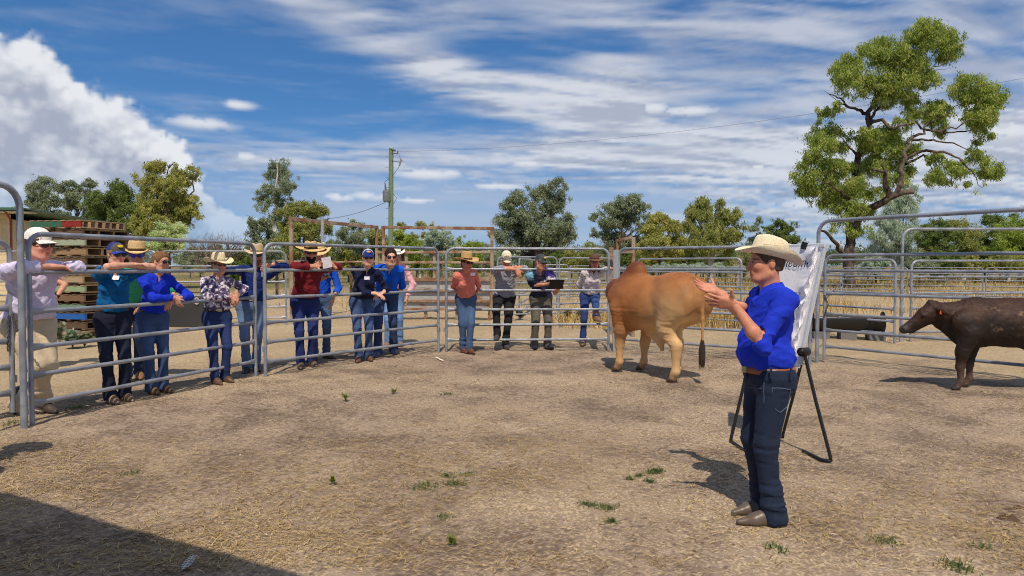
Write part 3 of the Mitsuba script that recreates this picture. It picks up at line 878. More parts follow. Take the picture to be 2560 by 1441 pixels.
    for i, (a, e, wr) in enumerate(arms):
        cc = cuff[i]
        if cc >= 0:
            S.cone(a, e, 0.055 * s * fw, 0.047 * s * fw, 0.04); S.cone(e, cu[i], 0.048 * s * fw, (0.041 - 0.006 * cc) * s * fw + 0.004, 0.03)
            if cc < 0.75:
                dd = unit(cu[i] - e); S.cone(cu[i] - dd * 0.035, cu[i] - dd * 0.004, 0.0475 * s, 0.0475 * s, 0.008)
        else:
            S.cone(a, a + (e - a) * (1 + cc), 0.056 * s * fw, 0.054 * s * fw, 0.04)
    # end caps flat at the cuffs
    for i, (a, e, wr) in enumerate(arms):
        cc = cuff[i]
        dd = unit(wr - e) if cc >= 0 else unit(e - a)
        end = cu[i] if cc >= 0 else a + (e - a) * (1 + cc)
        S.cone(end + dd * 0.052, end + dd * 0.11, 0.058 * s, 0.058 * s, 0.0, None, True)
    if collar:
        for t in ():
            o = cr * math.sin(t) * 0.062 * s + cf * (math.cos(t) * 0.066 + 0.006) * s
            S.cone(N + o - sp * (0.004 + 0.03 * max(math.cos(t), 0)) * s, N + o * 0.95 + sp * (0.046 - 0.036 * max(math.cos(t), 0)) * s, 0.014 * s, 0.009 * s, 0.012)
        for sg in (): S.cone(N + (cf * 0.075 + cr * sg * 0.03) * s - sp * 0.012, N + (cf * 0.098 + cr * sg * 0.058) * s - sp * 0.052 * s, 0.013 * s, 0.008 * s, 0.010)
        S.ell(N + cf * 0.088 * s - sp * 0.012 * s, V3(0.018, 0.050, 0.055) * s, B, 0.012, True)
    S.plane(P + sp * wz * s, -(sp if tuck else up))
    m = S.mesh(1)
    v, nn = m[0], normals(*m)
    rid = 1 - np.abs(2 * meshkit.fbm(v * [13, 13, 19] + seed * 3.1, 3, seed) - 1)
    gat = np.exp(-(((v - P) @ sp - (wz + 0.05) * s) / 0.07) ** 2)
    g_ = (v - P) @ B
    cre = (1 - np.abs(2 * meshkit.fbm(np.stack([g_[:, 0] * 4 + g_[:, 2] * 5, g_[:, 1] * 5, g_[:, 2] * 11 - np.abs(g_[:, 0]) * 9], -1), 2, seed + 7) - 1)) ** 5
    v = v + nn * (0.011 * (cre - 0.35))[:, None]
    v = v + nn * (0.022 * fold * (rid - 0.78)[:, None] + 0.010 * fold * fb(v, 26, 2, seed + 5)[:, None] + (0.016 * gat * (meshkit.fbm(np.stack([np.arctan2((v - P) @ cf, (v - P) @ cr) * 4.5, (v - P) @ sp * 5, v[:, 0] * 0], -1), 3, seed) - 0.42))[:, None])
    c = shirt(v, (v - P) @ B / s) if callable(shirt) else np.asarray(shirt)[None] * (1 + 0.14 * fb(v, 40, 2, seed)[:, None])
    if not callable(shirt) or True:
        q2 = (v - P) @ B / s
        plk = (np.abs(q2[:, 0]) < 0.013) & (q2[:, 1] > 0.02)
        v = v + nn * (0.0025 * plk)[:, None]
    scene[key + "__shirt"] = cply((v, m[1]), "cloth", c)
    shirt_m = (v, m[1])
    if collar:
        t = np.linspace(0.30, 2 * np.pi - 0.30, 25)
        fr_ = np.clip(np.cos(t), 0, 1) ** 1.5
        cs_ = 0.92 if female else 1.0
        def crow(e, z, zf):
            return N[None] + (np.sin(t)[:, None] * cr * (0.063 * cs_ + e) + (np.cos(t)[:, None] * 0.066 * cs_ + np.cos(t)[:, None] * e + 0.008) * cf + (z + zf * fr_)[:, None] * sp) * s
        part(key, "collar", cply(lathe_sheet([crow(0.0, -0.02, -0.02), crow(-0.004, 0.046, -0.040), crow(0.003, 0.050, -0.040), crow(0.016, 0.030, -0.045), crow(0.026, 0.004, -0.050), crow(0.020, 0.001, -0.05), crow(0.004, 0.03, -0.045)], False), "cloth", c.mean(0) * 1.03))
    # ---- trousers
    pts = [P + up * 0.2 * s, *hj, *kn, *an]
    S = Solid(np.min(pts, 0) - 0.2, np.max(pts, 0) + 0.2, h)
    S.ell(P + up * 0.055 * s, V3(0.142 * w + belly * 0.12, 0.112 + belly * 0.35, 0.13) * s, np.stack([r, f, up], 1), 0.05)
    S.ell(P + up * -0.01 * s, V3(0.172 * w * (1.03 if female else 1), 0.125, 0.12) * s, np.stack([r, f, up], 1), 0.05)
    for i in (0, 1):
        sg = -1 if i == 0 else 1
        S.ell(P - f * 0.055 * s + r * sg * 0.075 * s - up * 0.04 * s, V3(0.082, 0.078, 0.085) * s, None, 0.05)
        S.cone(hj[i], kn[i], 0.093 * s * w ** 0.5 * legs_slim, 0.062 * s * legs_slim, 0.045)
        S.cone(kn[i], an[i], 0.061 * s * legs_slim, 0.050 * s * legs_slim, 0.03)
        d = unit(kn[i] - an[i])
        S.cone(an[i] + d * 0.16 * s, an[i] - d * 0.045 * s, 0.050 * s * legs_slim, (flare + 0.026) * s, 0.03)
        S.cone(an[i] - d * 0.10 * s, an[i] - d * 0.16 * s, 0.09 * s, None, 0.0, None, True)
    S.plane(P + up * (waist + 0.012) * s, up)
    m = S.mesh(1)
    v, nn = m[0], normals(*m)
    z = v[:, 2]
    zk = (kn[0][2] + kn[1][2]) / 2
    stack = np.exp(-((z - 0.16 * s) / 0.10) ** 2) + 0.55 * np.exp(-((z - zk) / 0.09) ** 2) + 0.5 * np.exp(-((z - P[2] + 0.06) / 0.07) ** 2)
    wv = 1 - np.abs(2 * meshkit.fbm(v * [5, 5, 24] + seed, 2, seed + 9) - 1)
    v = v + nn * ((0.026 * stack * (wv - 0.7)) + 0.010 * fb(v, 14, 3, seed + 4))[:, None]
    if callable(trousers): c = trousers(v, (v - P))
    else:
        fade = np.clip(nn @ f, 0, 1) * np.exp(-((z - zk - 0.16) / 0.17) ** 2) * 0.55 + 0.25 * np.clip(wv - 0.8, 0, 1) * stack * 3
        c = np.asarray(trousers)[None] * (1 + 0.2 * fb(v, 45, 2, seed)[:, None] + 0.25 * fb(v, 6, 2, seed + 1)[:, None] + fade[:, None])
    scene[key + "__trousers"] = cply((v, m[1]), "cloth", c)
    # ---- belt
    if belt is not None:
        th = np.linspace(0, 2 * np.pi, 49)[:-1]
        rows = []
        for e, z in ((-0.01, -0.021), (0.010, -0.020), (0.012, 0), (0.010, 0.020), (-0.01, 0.021)):
            rows.append(P + up * (waist + z) * s + np.outer(np.sin(th), r) * (0.146 * w + belly * 0.16 + e) * s + np.outer(np.cos(th), f) * (0.1165 + belly * 0.42 + e) * s)
        part(key, "belt", cply(lathe_sheet(rows), "satin", belt))
        Rb = np.stack([r, f, up], 1)
        part(key, "buckle", cply(box(P + up * waist * s + f * (0.131 + belly * 0.42) * s, V3(0.05, 0.010, 0.04) * s, Rb), "satin", lin(176, 160, 118), False))
    # ---- boots
    bc = lin(104, 74, 50) if boot_c is None else boot_c
    for i in (0, 1):
        fd = rot(toes[i]); a = an[i]; g = V3(a[0], a[1], a[2] - 0.075 * s); b_ = boot_s
        S = Solid(g - V3(0.3, 0.3, 0.03), g + V3(0.3, 0.3, 0.3), min(h, 0.012))
        S.cone(g - fd * 0.045 * s + up * 0.034, g + fd * 0.10 * s * b_ + up * 0.036, 0.036 * s, 0.043 * s, 0.02)
        S.cone(g + fd * 0.10 * s * b_ + up * 0.034, g + fd * 0.185 * s * b_ + up * 0.024, 0.042 * s, 0.020 * s, 0.02)
        S.cone(g + up * 0.05, g + fd * 0.07 * s + up * 0.062, 0.042 * s, 0.034 * s, 0.03)
        S.cone(g + up * 0.05, g - fd * 0.005 + up * 0.19 * s, 0.042 * s, 0.046 * s, 0.02)
        S.plane(g + up * 0.004, -up)
        m = S.mesh(1)
        zz = m[0][:, 2] - g[2]
        c = np.where((zz < 0.022)[:, None], np.asarray(bc) * 0.45, np.asarray(bc) * (1 + 0.5 * fb(m[0], 16, 2, seed)[:, None]))
        part(key, "boot", cply(m, "satin", c))
    # ---- head gear
    if hat:
        hk = dict(hat_kw or {})
        tl = math.radians(hat_tilt)
        Rt = np.stack([R[:, 0], R[:, 1] * math.cos(tl) - R[:, 2] * math.sin(tl), R[:, 2] * math.cos(tl) + R[:, 1] * math.sin(tl)], 1)
        hm, bm = hat_mesh(HP(0, -0.010, 0.050), Rt, s * 1.05, **hk)
        hc = np.asarray(hat_c)
        ring_ = 1 + 0.16 * fb(hm[0], 55, 2, seed)[:, None] + 0.10 * fb(hm[0], 12, 2, seed)[:, None]
        part(key, "hat", cply(hm, "matte", hc[None] * ring_))
        part(key, "hat_band", cply(bm, "matte", hc * 0.5 if hat == "felt" else lin(70, 52, 38)))
    if cap_c is not None:
        dm, vm = cap_mesh(HP(0, -0.012, 0.052), R, s)
        q = (dm[0] - Hc) @ R / s
        front = (q[:, 1] > 0.03)[:, None]
        part(key, "cap", cply(dm, "cloth", np.where(front, cap_c[0], cap_c[1])))
        part(key, "cap_visor", cply(vm, "cloth", cap_c[2]))
        if len(cap_c) > 3:
            part(key, "cap_badge", cply(ellm(HP(0, 0.086, 0.098), V3(0.030, 0.006, 0.017) * s, R @ np.array([[1, 0, 0], [0, 0.86, 0.5], [0, -0.5, 0.86]]).T), "cloth", cap_c[3]))
    if glasses is not None:
        lens = cat_m([ellm(HP(sg * 0.034, 0.098, 0.006), V3(0.029, 0.009, 0.020) * s, R @ np.array([[math.cos(-0.25 * sg), -math.sin(-0.25 * sg), 0], [math.sin(-0.25 * sg), math.cos(-0.25 * sg), 0], [0, 0, 1]])) for sg in (-1, 1)])
        fr_ = cat_m([tube([HP(sg * 0.008, 0.106, 0.012), HP(sg * 0.062, 0.088, 0.016), HP(sg * 0.078, 0.05, 0.014), HP(sg * 0.080, -0.012, 0.010)], 0.0035 * s, 5) for sg in (-1, 1)] + [tube([HP(-0.01, 0.107, 0.012), HP(0.01, 0.107, 0.012)], 0.003 * s, 5)])
        part(key, "sunglasses", cply(cat_m([lens, fr_]), "gloss", glasses))
    if hair is not None:
        S = Solid(Hc - 0.24, Hc + 0.24, min(h, 0.0125))
        S.ell(HP(0, -0.014, 0.036), V3(0.084, 0.104, 0.098) * s, R, 0.01)
        S.ell(HP(0, -0.045, -0.02), V3(0.071, 0.058, 0.072 + hair_len * 0.4) * s, R, 0.02)
        if pony:
            S.cone(HP(0, -0.10, 0.03), HP(0, -0.14, -0.02), 0.028 * s, 0.026 * s, 0.02); S.cone(HP(0, -0.14, -0.02), HP(0.01, -0.125, -0.15), 0.026 * s, 0.012 * s, 0.02)
        elif hair_len > 0.12:
            for sg in (-1, 1): S.cone(HP(sg * 0.07, -0.01, -0.02), HP(sg * 0.078, 0.012, -hair_len), 0.026 * s, 0.02 * s, 0.03)
            S.cone(HP(0, -0.06, -0.04), HP(0, -0.06, -hair_len), 0.06 * s, 0.05 * s, 0.03)
        S.ell(HP(0, 0.085, -0.046), V3(0.078, 0.095, 0.108) * s, R, 0.01, True)
        for sg in (-1, 1): S.ell(HP(sg * 0.085, 0.0, -0.014), V3(0.02, 0.022, 0.036) * s, R, 0.006, True)
        if hair_len < 0.12 and not pony: S.plane(HP(0, 0, -0.055 - hair_len * 0.5), -R[:, 2])
        m = S.mesh(1)
        q = (m[0] - Hc) @ R
        strand = meshkit.fbm(np.stack([q[:, 0] * 70, q[:, 1] * 12, q[:, 2] * 14], -1), 3, seed)
        part(key, "hair", cply((m[0] + normals(*m) * (0.008 * (strand - 0.5))[:, None], m[1]), "matte", np.asarray(hair)[None] * (0.55 + 0.9 * strand[:, None])))
    if beard is not None:
        S = Solid(Hc - 0.2, Hc + 0.2, 0.009)
        S.ell(HP(0, 0.03, -0.062), V3(0.064, 0.072, 0.068) * s, R, 0.01)
        S.ell(HP(0, 0.075, -0.105), V3(0.034, 0.03, 0.03) * s, R, 0.03)
        S.ell(HP(0, 0.10, -0.010), V3(0.05, 0.07, 0.036) * s, R, 0.012, True)
        S.plane(HP(0, 0.02, -0.02), unit(R[:, 2] - R[:, 1] * 0.9))
        S.ell(HP(0, 0.106, -0.066), V3(0.020, 0.02, 0.008) * s, R, 0.004, True)
        m = S.mesh(1)
        part(key, "beard", cply((m[0] + normals(*m) * (0.007 * fb(m[0], 60, 2))[:, None], m[1]), "matte", beard))
    if tag_px is not None:
        p, n_ = on_surface(shirt_m, *tag_px)
        Rn = frame(n_)
        part(key, "name_tag", cply(box(p + n_ * 0.006, (0.085, 0.004, 0.05), Rn), "satin", lin(235, 236, 240), False))
    return dict(key=key, P=P, N=N, Hc=Hc, R=R, s=s, f=f, r=r, arms=arms, shirt=shirt_m, B=B, HP=HP, sh=sh, an=an, kn=kn)


def on_surface(m, px, py):
    """The point (and normal) of the mesh that faces the eye at that spot of the photograph."""
    v, n = m[0], normals(*m)
    d = v - EYE
    y = d @ FWD
    q = np.stack([CX + FOC * d[:, 0] / y, CY - FOC * (d @ UPV) / y], 1)
    e = np.hypot(q[:, 0] - px, q[:, 1] - py) + 1e3 * ((n * d).sum(1) > 0)
    i = np.argsort(e)[:14]
    return v[i].mean(0), unit(n[i].mean(0))


def g2(px, py): return G(px, py)[:2]

# ---------------------------------------------------------------- the people along the fence
def plain(c, amp=0.14):
    c = np.asarray(c)
    return lambda v, q: c[None] * (1 + amp * fb(v, 40, 2)[:, None] + 0.6 * amp * fb(v, 7, 2)[:, None])


def floral(v, q):
    n = meshkit.fbm(v * 26, 3, 3)[:, None]; k = meshkit.fbm(v * 48, 2, 8)[:, None]
    c = np.where(n > 0.53, lin(232, 224, 232), lin(92, 80, 112))
    return np.where((k > 0.62), lin(60, 48, 84), c)


def teal(v, q):
    n = meshkit.fbm(v * np.array([50, 50, 60]), 2, 5)[:, None]
    return lin(8, 92, 150) * (0.62 + 0.75 * n)


def polo(v, q):
    c = np.repeat(lin(40, 42, 62)[None], len(v), 0)
    x, z = q[:, 0], q[:, 2]
    c[(z > 0.41) & (x < -0.07)] = lin(84, 70, 150)
    c[(np.abs(z - 0.37 - 0.10 * np.abs(x)) < 0.016) & (x < 0.02)] = lin(218, 216, 228)
    c[(z > 0.40) & (x > 0.13)] = lin(120, 172, 198)
    c[(np.abs(z - 0.27) < 0.02) & (x > 0.21)] = lin(190, 66, 44)
    c[(z < 0.12) & (x < -0.08)] = lin(88, 78, 140)
    return c


STRAW_C, TAN_C, CREAM_C = lin(204, 176, 126), lin(200, 178, 142), lin(226, 210, 172)
DARKG = lin(16, 15, 16)
H_ = lambda px, py, y, d=None, palm=(0, 0, -1), el=None, **k: dict(at=at(px, py, y), dir=None if d is None else V3(*d), palm=V3(*palm), **({'el': at(*el)} if el else {}), **k)

# 1 lavender
y0 = 7.05
p1 = person("man in a white cap and lavender shirt with arms folded on the rail", g2(52, 1036), g2(110, 1030), 55, 1.86, plain(lin(206, 199, 228), 0.06), plain(lin(196, 180, 152), 0.08),
       w=1.12, belly=0.05, neck=at(88, 652, 7.05), hip=(-0.06, 0), head=(22, 6), hip_z=0.93,
       hands=dict(L=H_(138, 671, 6.98, (-0.6, -0.75, 0.0), el=(195, 669, 7.18)), R=H_(126, 667, 6.86, (0.55, 0.8, 0), el=(58, 668, 6.62))),
       cuff=(0.62, 0.55), tuck=False, hem=0.03, cap_c=(lin(236, 232, 224), lin(236, 232, 224), lin(230, 226, 218)), glasses=DARKG, hair=lin(92, 66, 48), skin=lin(222, 160, 136), boot_c=lin(72, 62, 54), head_px=(97, 612), seed=1, legs_slim=1.16, flare=0.05, toes=(30, 5))
# 2 person mostly hidden behind him
p0 = person("person in jeans mostly hidden behind the lavender shirt, wearing a watch", g2(66, 928), g2(96, 926), 30, 1.70, plain(lin(190, 160, 170)), DENIM, hands=dict(L=H_(142, 742, 10.0, (-0.4, -0.4, -0.7), (-1, 0, 0), pole=(0.8, 0.6, 0.2))),
       cuff=(-0.4, -0.4), hair=lin(80, 58, 42), boot_c=lin(92, 58, 34), head_px=(84, 650), seed=2, h=0.0165, hat="straw", hat_c=STRAW_C)
w_ = p0["arms"][0]
part(p0["key"], "wrist_watch", cply(tube([w_[2] - unit(w_[2] - w_[1]) * 0.02, w_[2] + unit(w_[2] - w_[1]) * 0.012], 0.034, 12), "satin", lin(30, 28, 28)))
# 3 teal
p2 = person("woman in a navy and yellow cap and teal shirt with folded arms", g2(312, 1003), g2(276, 1008), 32, 1.75, teal, DARK_DENIM, female=True, w=1.02, neck=at(288, 668, 7.8), hip=(-0.10, 0.03), head=(22, 4),
       hands=dict(L=H_(318, 665, 7.72, (-0.5, -0.85, 0.0), el=(382, 667, 8.0)), R=H_(333, 662, 7.76, (0.5, 0.8, 0.05), el=(268, 667, 7.46))),
       cuff=(-0.28, -0.28), cap_c=(lin(92, 86, 74), lin(44, 60, 130), lin(40, 70, 170), lin(226, 186, 60)), glasses=DARKG, hair=lin(150, 112, 76), pony=True, skin=lin(222, 168, 142), belt=lin(78, 50, 34), boot_c=lin(150, 122, 96), tag_px=(288, 696), head_px=(291, 638), seed=3, flare=0.044, toes=(20, 20))
# 4 green shirt, behind
p3 = person("man in a straw hat and blue mirrored sunglasses behind the teal shirt", g2(348, 946), g2(318, 956), 20, 1.75, plain(lin(62, 176, 132)), DENIM, head=(6, 2), neck=at(347, 668, 8.9), hat="straw", hat_c=STRAW_C, glasses=lin(20, 70, 200), hair=lin(120, 84, 56),
       skin=lin(214, 160, 130), belt=lin(84, 56, 38), boot_c=lin(150, 104, 56), head_px=(342, 641), seed=4, h=0.0165, hat_kw=dict(curl=0.06, brim=0.10), hands=dict(L=H_(366, 760, 9.2), R=H_(322, 760, 9.2)))
# 5 royal blue
p4 = person("fair-haired woman in a royal blue shirt leaning on the third rail, looking sideways", g2(408, 982), g2(378, 985), 42, 1.68, plain(lin(22, 52, 196)), lin(58, 78, 116), female=True, neck=at(398, 688, 8.35), hip=(-0.13, 0.0), head=(28, 3),
       hands=dict(L=H_(428, 748, 8.2, (-0.3, -0.2, -0.9), (-0.3, 0.6, -0.5), el=(474, 742, 8.52)), R=H_(438, 744, 8.2, (0.3, 0.3, -0.9), (0.2, 0.6, -0.6), el=(382, 746, 7.98))),
       cuff=(0.45, 0.85), glasses=DARKG, hair=lin(128, 92, 62), pony=True, skin=lin(214, 158, 130), belt=lin(84, 50, 34), boot_c=lin(112, 84, 60), head_px=(402, 656), seed=5, flare=0.048, toes=(20, 10))
# 6 floral
p5 = person("woman in a wide cream hat and purple floral shirt hands crossed over the rail", g2(562, 957), g2(538, 962), 38, 1.60, floral, lin(36, 50, 92), female=True, w=1.08, neck=at(544, 683, 9.1), hip=(-0.10, 0), head=(14, 2),
       hands=dict(L=H_(591, 738, 9.18, (0.05, -0.2, -1), (-0.4, 0.8, -0.1), el=(612, 722, 9.4)), R=H_(578, 744, 9.12, (0.15, 0.1, -1), (0.2, 0.8, 0), el=(512, 745, 8.78))),
       cuff=(0.86, 0.86), hat="felt", hat_c=CREAM_C, hat_kw=dict(brim=0.115, curl=0.05, crown=0.125), glasses=lin(70, 38, 34), hair=lin(110, 74, 50), skin=lin(208, 150, 124), belt=lin(36, 30, 30), boot_c=lin(96, 72, 54), head_px=(547, 664), seed=6, toes=(20, 10))
# 7 navy work shirt
p6 = person("bearded man in a tan hat and navy work shirt, one arm over the fence", g2(640, 928), g2(617, 932), 24, 1.78, plain(lin(26, 44, 108)), PALE_DENIM, w=1.08, neck=at(644, 668, 10.05), head=(-10, 4),
       hands=dict(L=H_(674, 664, 9.74, (-0.9, -0.2, -0.3), (-0.2, -1, -0.4), curl=(0.8, 0.9, 0.6), el=(712, 667, 9.98)), R=H_(556, 682, 9.2, (-0.8, -0.5, -0.2), hide=True, el=(582, 676, 9.42))),
       cuff=(0.95, 0.95), hat="felt", hat_c=TAN_C, hat_kw=dict(brim=0.10, curl=0.035), glasses=DARKG, beard=lin(140, 84, 50), hair=lin(110, 70, 46), skin=lin(208, 146, 120), belt=lin(40, 32, 30), boot_c=lin(60, 54, 52), head_px=(642, 640), seed=7)
# 8 maroon
p7 = person("dark-bearded man in a straw hat and maroon shirt with a notebook", g2(778, 916), g2(752, 921), 22, 1.80, plain(lin(114, 30, 38)), lin(34, 46, 98), w=1.1, belly=0.025, neck=at(772, 664, 10.4), hip=(-0.08, 0.0), head=(2, 8),
       hands=dict(L=H_(832, 664, 10.38, (-0.6, -0.2, 0.6), (-0.5, -0.6, 0), curl=(0.4, 0.5, 0.3), el=(846, 668, 10.62)), R=H_(786, 666, 10.12, (0.8, -0.2, 0.3), (0.2, -1, 0.2), curl=(0.5, 0.5, 0.3), el=(735, 668, 10.0))),
       cuff=(0.95, 0.72), hat="straw", hat_c=lin(200, 168, 116), hat_kw=dict(brim=0.125, curl=0.02, crown=0.10, dip=0.012), glasses=DARKG, beard=lin(34, 24, 20), hair=lin(36, 26, 22), skin=lin(206, 150, 122), belt=lin(64, 46, 36), boot_c=lin(104, 86, 68), head_px=(777, 632), seed=8, toes=(14, -6))
nb = at(817, 657, 10.2)
Rn = frame(V3(0.35, -1, -0.15)) @ np.array([[math.cos(.2), 0, math.sin(.2)], [0, 1, 0], [-math.sin(.2), 0, math.cos(.2)]])
k = thing("notebook", "open white notebook held by the man in the maroon shirt", "notebook")
part(k, "page", cply(box(nb, (0.13, 0.006, 0.155), Rn), "matte", lin(222, 218, 226), False))
part(k, "cover", cply(box(nb - Rn[:, 1] * 0.006, (0.136, 0.004, 0.161), Rn), "matte", lin(120, 116, 124), False))
# 9 blue behind
p8 = person("man in a straw hat and bright blue shirt holding a phone behind the maroon shirt", g2(816, 897), g2(786, 900), 16, 1.80, plain(lin(24, 84, 206)), lin(74, 98, 134), neck=at(803, 662, 11.25), head=(-8, 14),
       hands=dict(L=H_(832, 748, 11.1, (-0.1, -0.2, -0.95), (-1, 0, 0)), R=H_(806, 698, 10.85, (0.7, -0.3, 0.3), (0, 0, 1), pole=(-0.4, -0.3, -1), curl=(0.5, 0.6, 0.4))),
       cuff=(0.5, 0.3), hat="straw", hat_c=lin(206, 178, 128), hat_kw=dict(brim=0.11, curl=0.05), hair=lin(90, 60, 42), skin=lin(212, 150, 122), belt=lin(30, 28, 30), boot_c=lin(92, 74, 60), head_px=(801, 636), seed=9, h=0.0165, toes=(40, 0))
solo("phone", cply(box(at(817, 690, 10.75), (0.08, 0.16, 0.010), frame(V3(0.6, -0.5, -0.35))), "gloss", lin(20, 20, 24), False), "dark phone in the hand of the man in the bright blue shirt", "phone")
# 10 navy woman
p9 = person("woman in a blue and white cap and navy shirt with clasped hands on the rail", g2(921, 902), g2(898, 905), 14, 1.74, plain(lin(26, 30, 62)), lin(58, 78, 116), female=True, w=1.08, neck=at(922, 668, 11.1), hip=(-0.10, 0.02), head=(4, 2),
       hands=dict(L=H_(955, 734, 11.1, (-0.75, -0.45, -0.45), (-0.2, 0.3, -1), el=(966, 722, 11.3)), R=H_(942, 735, 11.0, (0.85, -0.3, -0.4), (0.1, 0.2, -1), el=(909, 732, 10.98))),
       cuff=(0.45, 0.55), cap_c=(lin(34, 58, 150), lin(228, 228, 232), lin(30, 44, 110), lin(210, 168, 60)), glasses=lin(40, 22, 20), hair=lin(96, 66, 46), hair_len=0.06, skin=lin(222, 170, 146), belt=lin(60, 42, 34), boot_c=lin(112, 78, 58), tag_px=(917, 696), head_px=(920, 646), seed=10, flare=0.05)
# 11 bright blue woman
p10 = person("dark-haired woman in a bright azure shirt and sunglasses beside the navy shirt", g2(984, 884), g2(945, 892), 8, 1.74, plain(lin(14, 92, 214)), lin(50, 68, 102), female=True, neck=at(979, 668, 11.5), head=(10, 2),
       hands=dict(L=H_(990, 742, 12.1, (-0.8, 0.3, -0.3), hide=True, el=(1006, 716, 11.95)), R=H_(966, 742, 12.0, (0.8, 0.3, -0.3), hide=True, el=(950, 716, 11.85))),
       cuff=(0.9, 0.9), glasses=DARKG, hair=lin(40, 28, 24), hair_len=0.05, skin=lin(214, 162, 138), belt=lin(36, 30, 30), boot_c=lin(84, 84, 116), head_px=(977, 644), seed=11, flare=0.046, toes=(10, -10))
# 12 pink behind
p11 = person("person in a white hat and pink shirt mostly hidden behind the azure shirt", g2(1000, 866), g2(970, 868), 5, 1.80, plain(lin(226, 172, 178)), lin(104, 134, 176), neck=at(986, 662, 13.0), head=(12, 3), hands=dict(L=H_(1017, 745, 12.9, (0, -0.2, -1), (-1, 0, 0), pole=(1, 0.4, -0.2))),
       hat="felt", hat_c=lin(238, 234, 226), hat_kw=dict(brim=0.10, curl=0.05), hair=lin(84, 60, 44), boot_c=lin(132, 108, 88), head_px=(990, 640), seed=12, h=0.015, cuff=(0.9, 0.9))
# 13 coral
p12 = person("woman in a straw hat and coral shirt with her hands behind her back", g2(1172, 884), g2(1158, 882), 22, 1.66, plain(lin(216, 126, 112), 0.08), lin(66, 88, 120), female=True, w=1.0, neck=at(1164, 672, 11.85), head=(16, 4),
       hands=dict(L=H_(1180, 744, 12.5, (-0.8, 0.3, -0.2), hide=True, el=(1198, 719, 12.35)), R=H_(1150, 744, 12.45, (0.8, 0.3, -0.2), hide=True, el=(1134, 716, 12.25))),
       cuff=(0.95, 0.95), hat="straw", hat_c=lin(190, 156, 106), hat_kw=dict(brim=0.115, curl=0.035, crown=0.13), glasses=DARKG, hair=lin(74, 46, 36), hair_len=0.08, skin=lin(206, 132, 108), belt=lin(132, 66, 44), boot_c=lin(104, 66, 46), tag_px=(1182, 686), head_px=(1167, 658), seed=13, toes=(10, 0))
# 14 cream cap
p13 = person("man in a cream cap and grey shirt bowing over folded arms, boot on rail", g2(1263, 873), g2(1243, 878), 6, 1.76, plain(lin(150, 150, 160), 0.08), lin(32, 32, 36), w=1.12, neck=at(1261, 667, 12.75), hip=(-0.16, 0.0), head=(6, 34), foot_z=(0, 0.20), knee=(None, V3(-0.15, -1, 0.1)),
       hands=dict(L=H_(1272, 670, 12.5, (-0.95, -0.1, 0.0), el=(1312, 671, 12.55)), R=H_(1292, 674, 12.42, (0.35, -0.2, -0.9), (0, 1, 0), el=(1250, 671, 12.5))),
       cuff=(0.15, 0.25), tuck=False, hem=-0.03, cap_c=(lin(232, 222, 190), lin(226, 218, 196), lin(222, 212, 184)), hair=lin(150, 130, 110), skin=lin(204, 140, 110), boot_c=lin(72, 68, 66), head_px=(1266, 648), seed=14, legs_slim=1.08)
# 15 tablet man
p14 = person("man in a grey cap and navy polo shirt holding a black tablet", g2(1369, 873), g2(1335, 873), 18, 1.73, polo, lin(92, 88, 80), w=1.12, belly=0.03, neck=at(1352, 672, 12.5), head=(22, 14),
       hands=dict(L=H_(1402, 714, 12.28, (-0.5, -0.3, 0.55), (-0.5, -0.8, 0.2), curl=(0.4, 0.5, 0.3), el=(1388, 732, 12.55)), R=H_(1364, 711, 12.35, (0.9, -0.2, 0.2), (0.1, -0.2, -1), curl=(0.25, 0.3, 0.2), el=(1330, 714, 12.66))),
       cuff=(-0.15, -0.15), tuck=False, hem=0.0, cap_c=(lin(70, 74, 80), lin(66, 70, 76), lin(62, 66, 72), lin(206, 176, 70)), glasses=lin(34, 24, 22), hair=lin(120, 104, 92), skin=lin(206, 146, 116), boot_c=lin(34, 36, 50), tag_px=(1372, 695), head_px=(1352, 656), seed=15, legs_slim=1.14, flare=0.05, collar=True)
Rt = frame(V3(0.15, -0.8, -0.55))
k = thing("tablet", "black tablet in a case held by the man in the navy polo", "tablet")
part(k, "case", cply(box(at(1391, 711, 12.2), (0.19, 0.014, 0.25), Rt @ np.array([[0, 0, 1], [0, 1, 0], [-1, 0, 0]])), "satin", lin(18, 18, 20), False))
part(k, "screen", cply(box(at(1391, 711, 12.2) + Rt[:, 1] * -0.009, (0.17, 0.004, 0.23), Rt @ np.array([[0, 0, 1], [0, 1, 0], [-1, 0, 0]])), "gloss", lin(40, 44, 52), False))
# 16 pale shirt
p15 = person("woman in a brown hat and pale shirt with one boot up on the rail", g2(1490, 877), g2(1457, 864), 4, 1.72, plain(lin(216, 206, 208), 0.08), lin(46, 66, 116), female=True, w=1.04, neck=at(1485, 670, 13.1), head=(2, 4), foot_z=(0.49, 0), knee=(V3(0.1, -1, 0.35), None), hip=(0, -0.13),
       hands=dict(L=H_(1526, 672, 12.9, (0.95, 0, 0), el=(1510, 675, 13.05)), R=H_(1460, 738, 13.55, (0.4, 0.5, -0.6), hide=True, el=(1447, 712, 13.35))),
       cuff=(0.9, 0.9), hat="felt", hat_c=lin(112, 84, 66), hat_kw=dict(brim=0.085, curl=0.015, crown=0.10), hair=lin(106, 66, 46), hair_len=0.17, skin=lin(204, 134, 112), belt=lin(120, 96, 74), boot_c=lin(132, 100, 74), head_px=(1486, 656), seed=16)

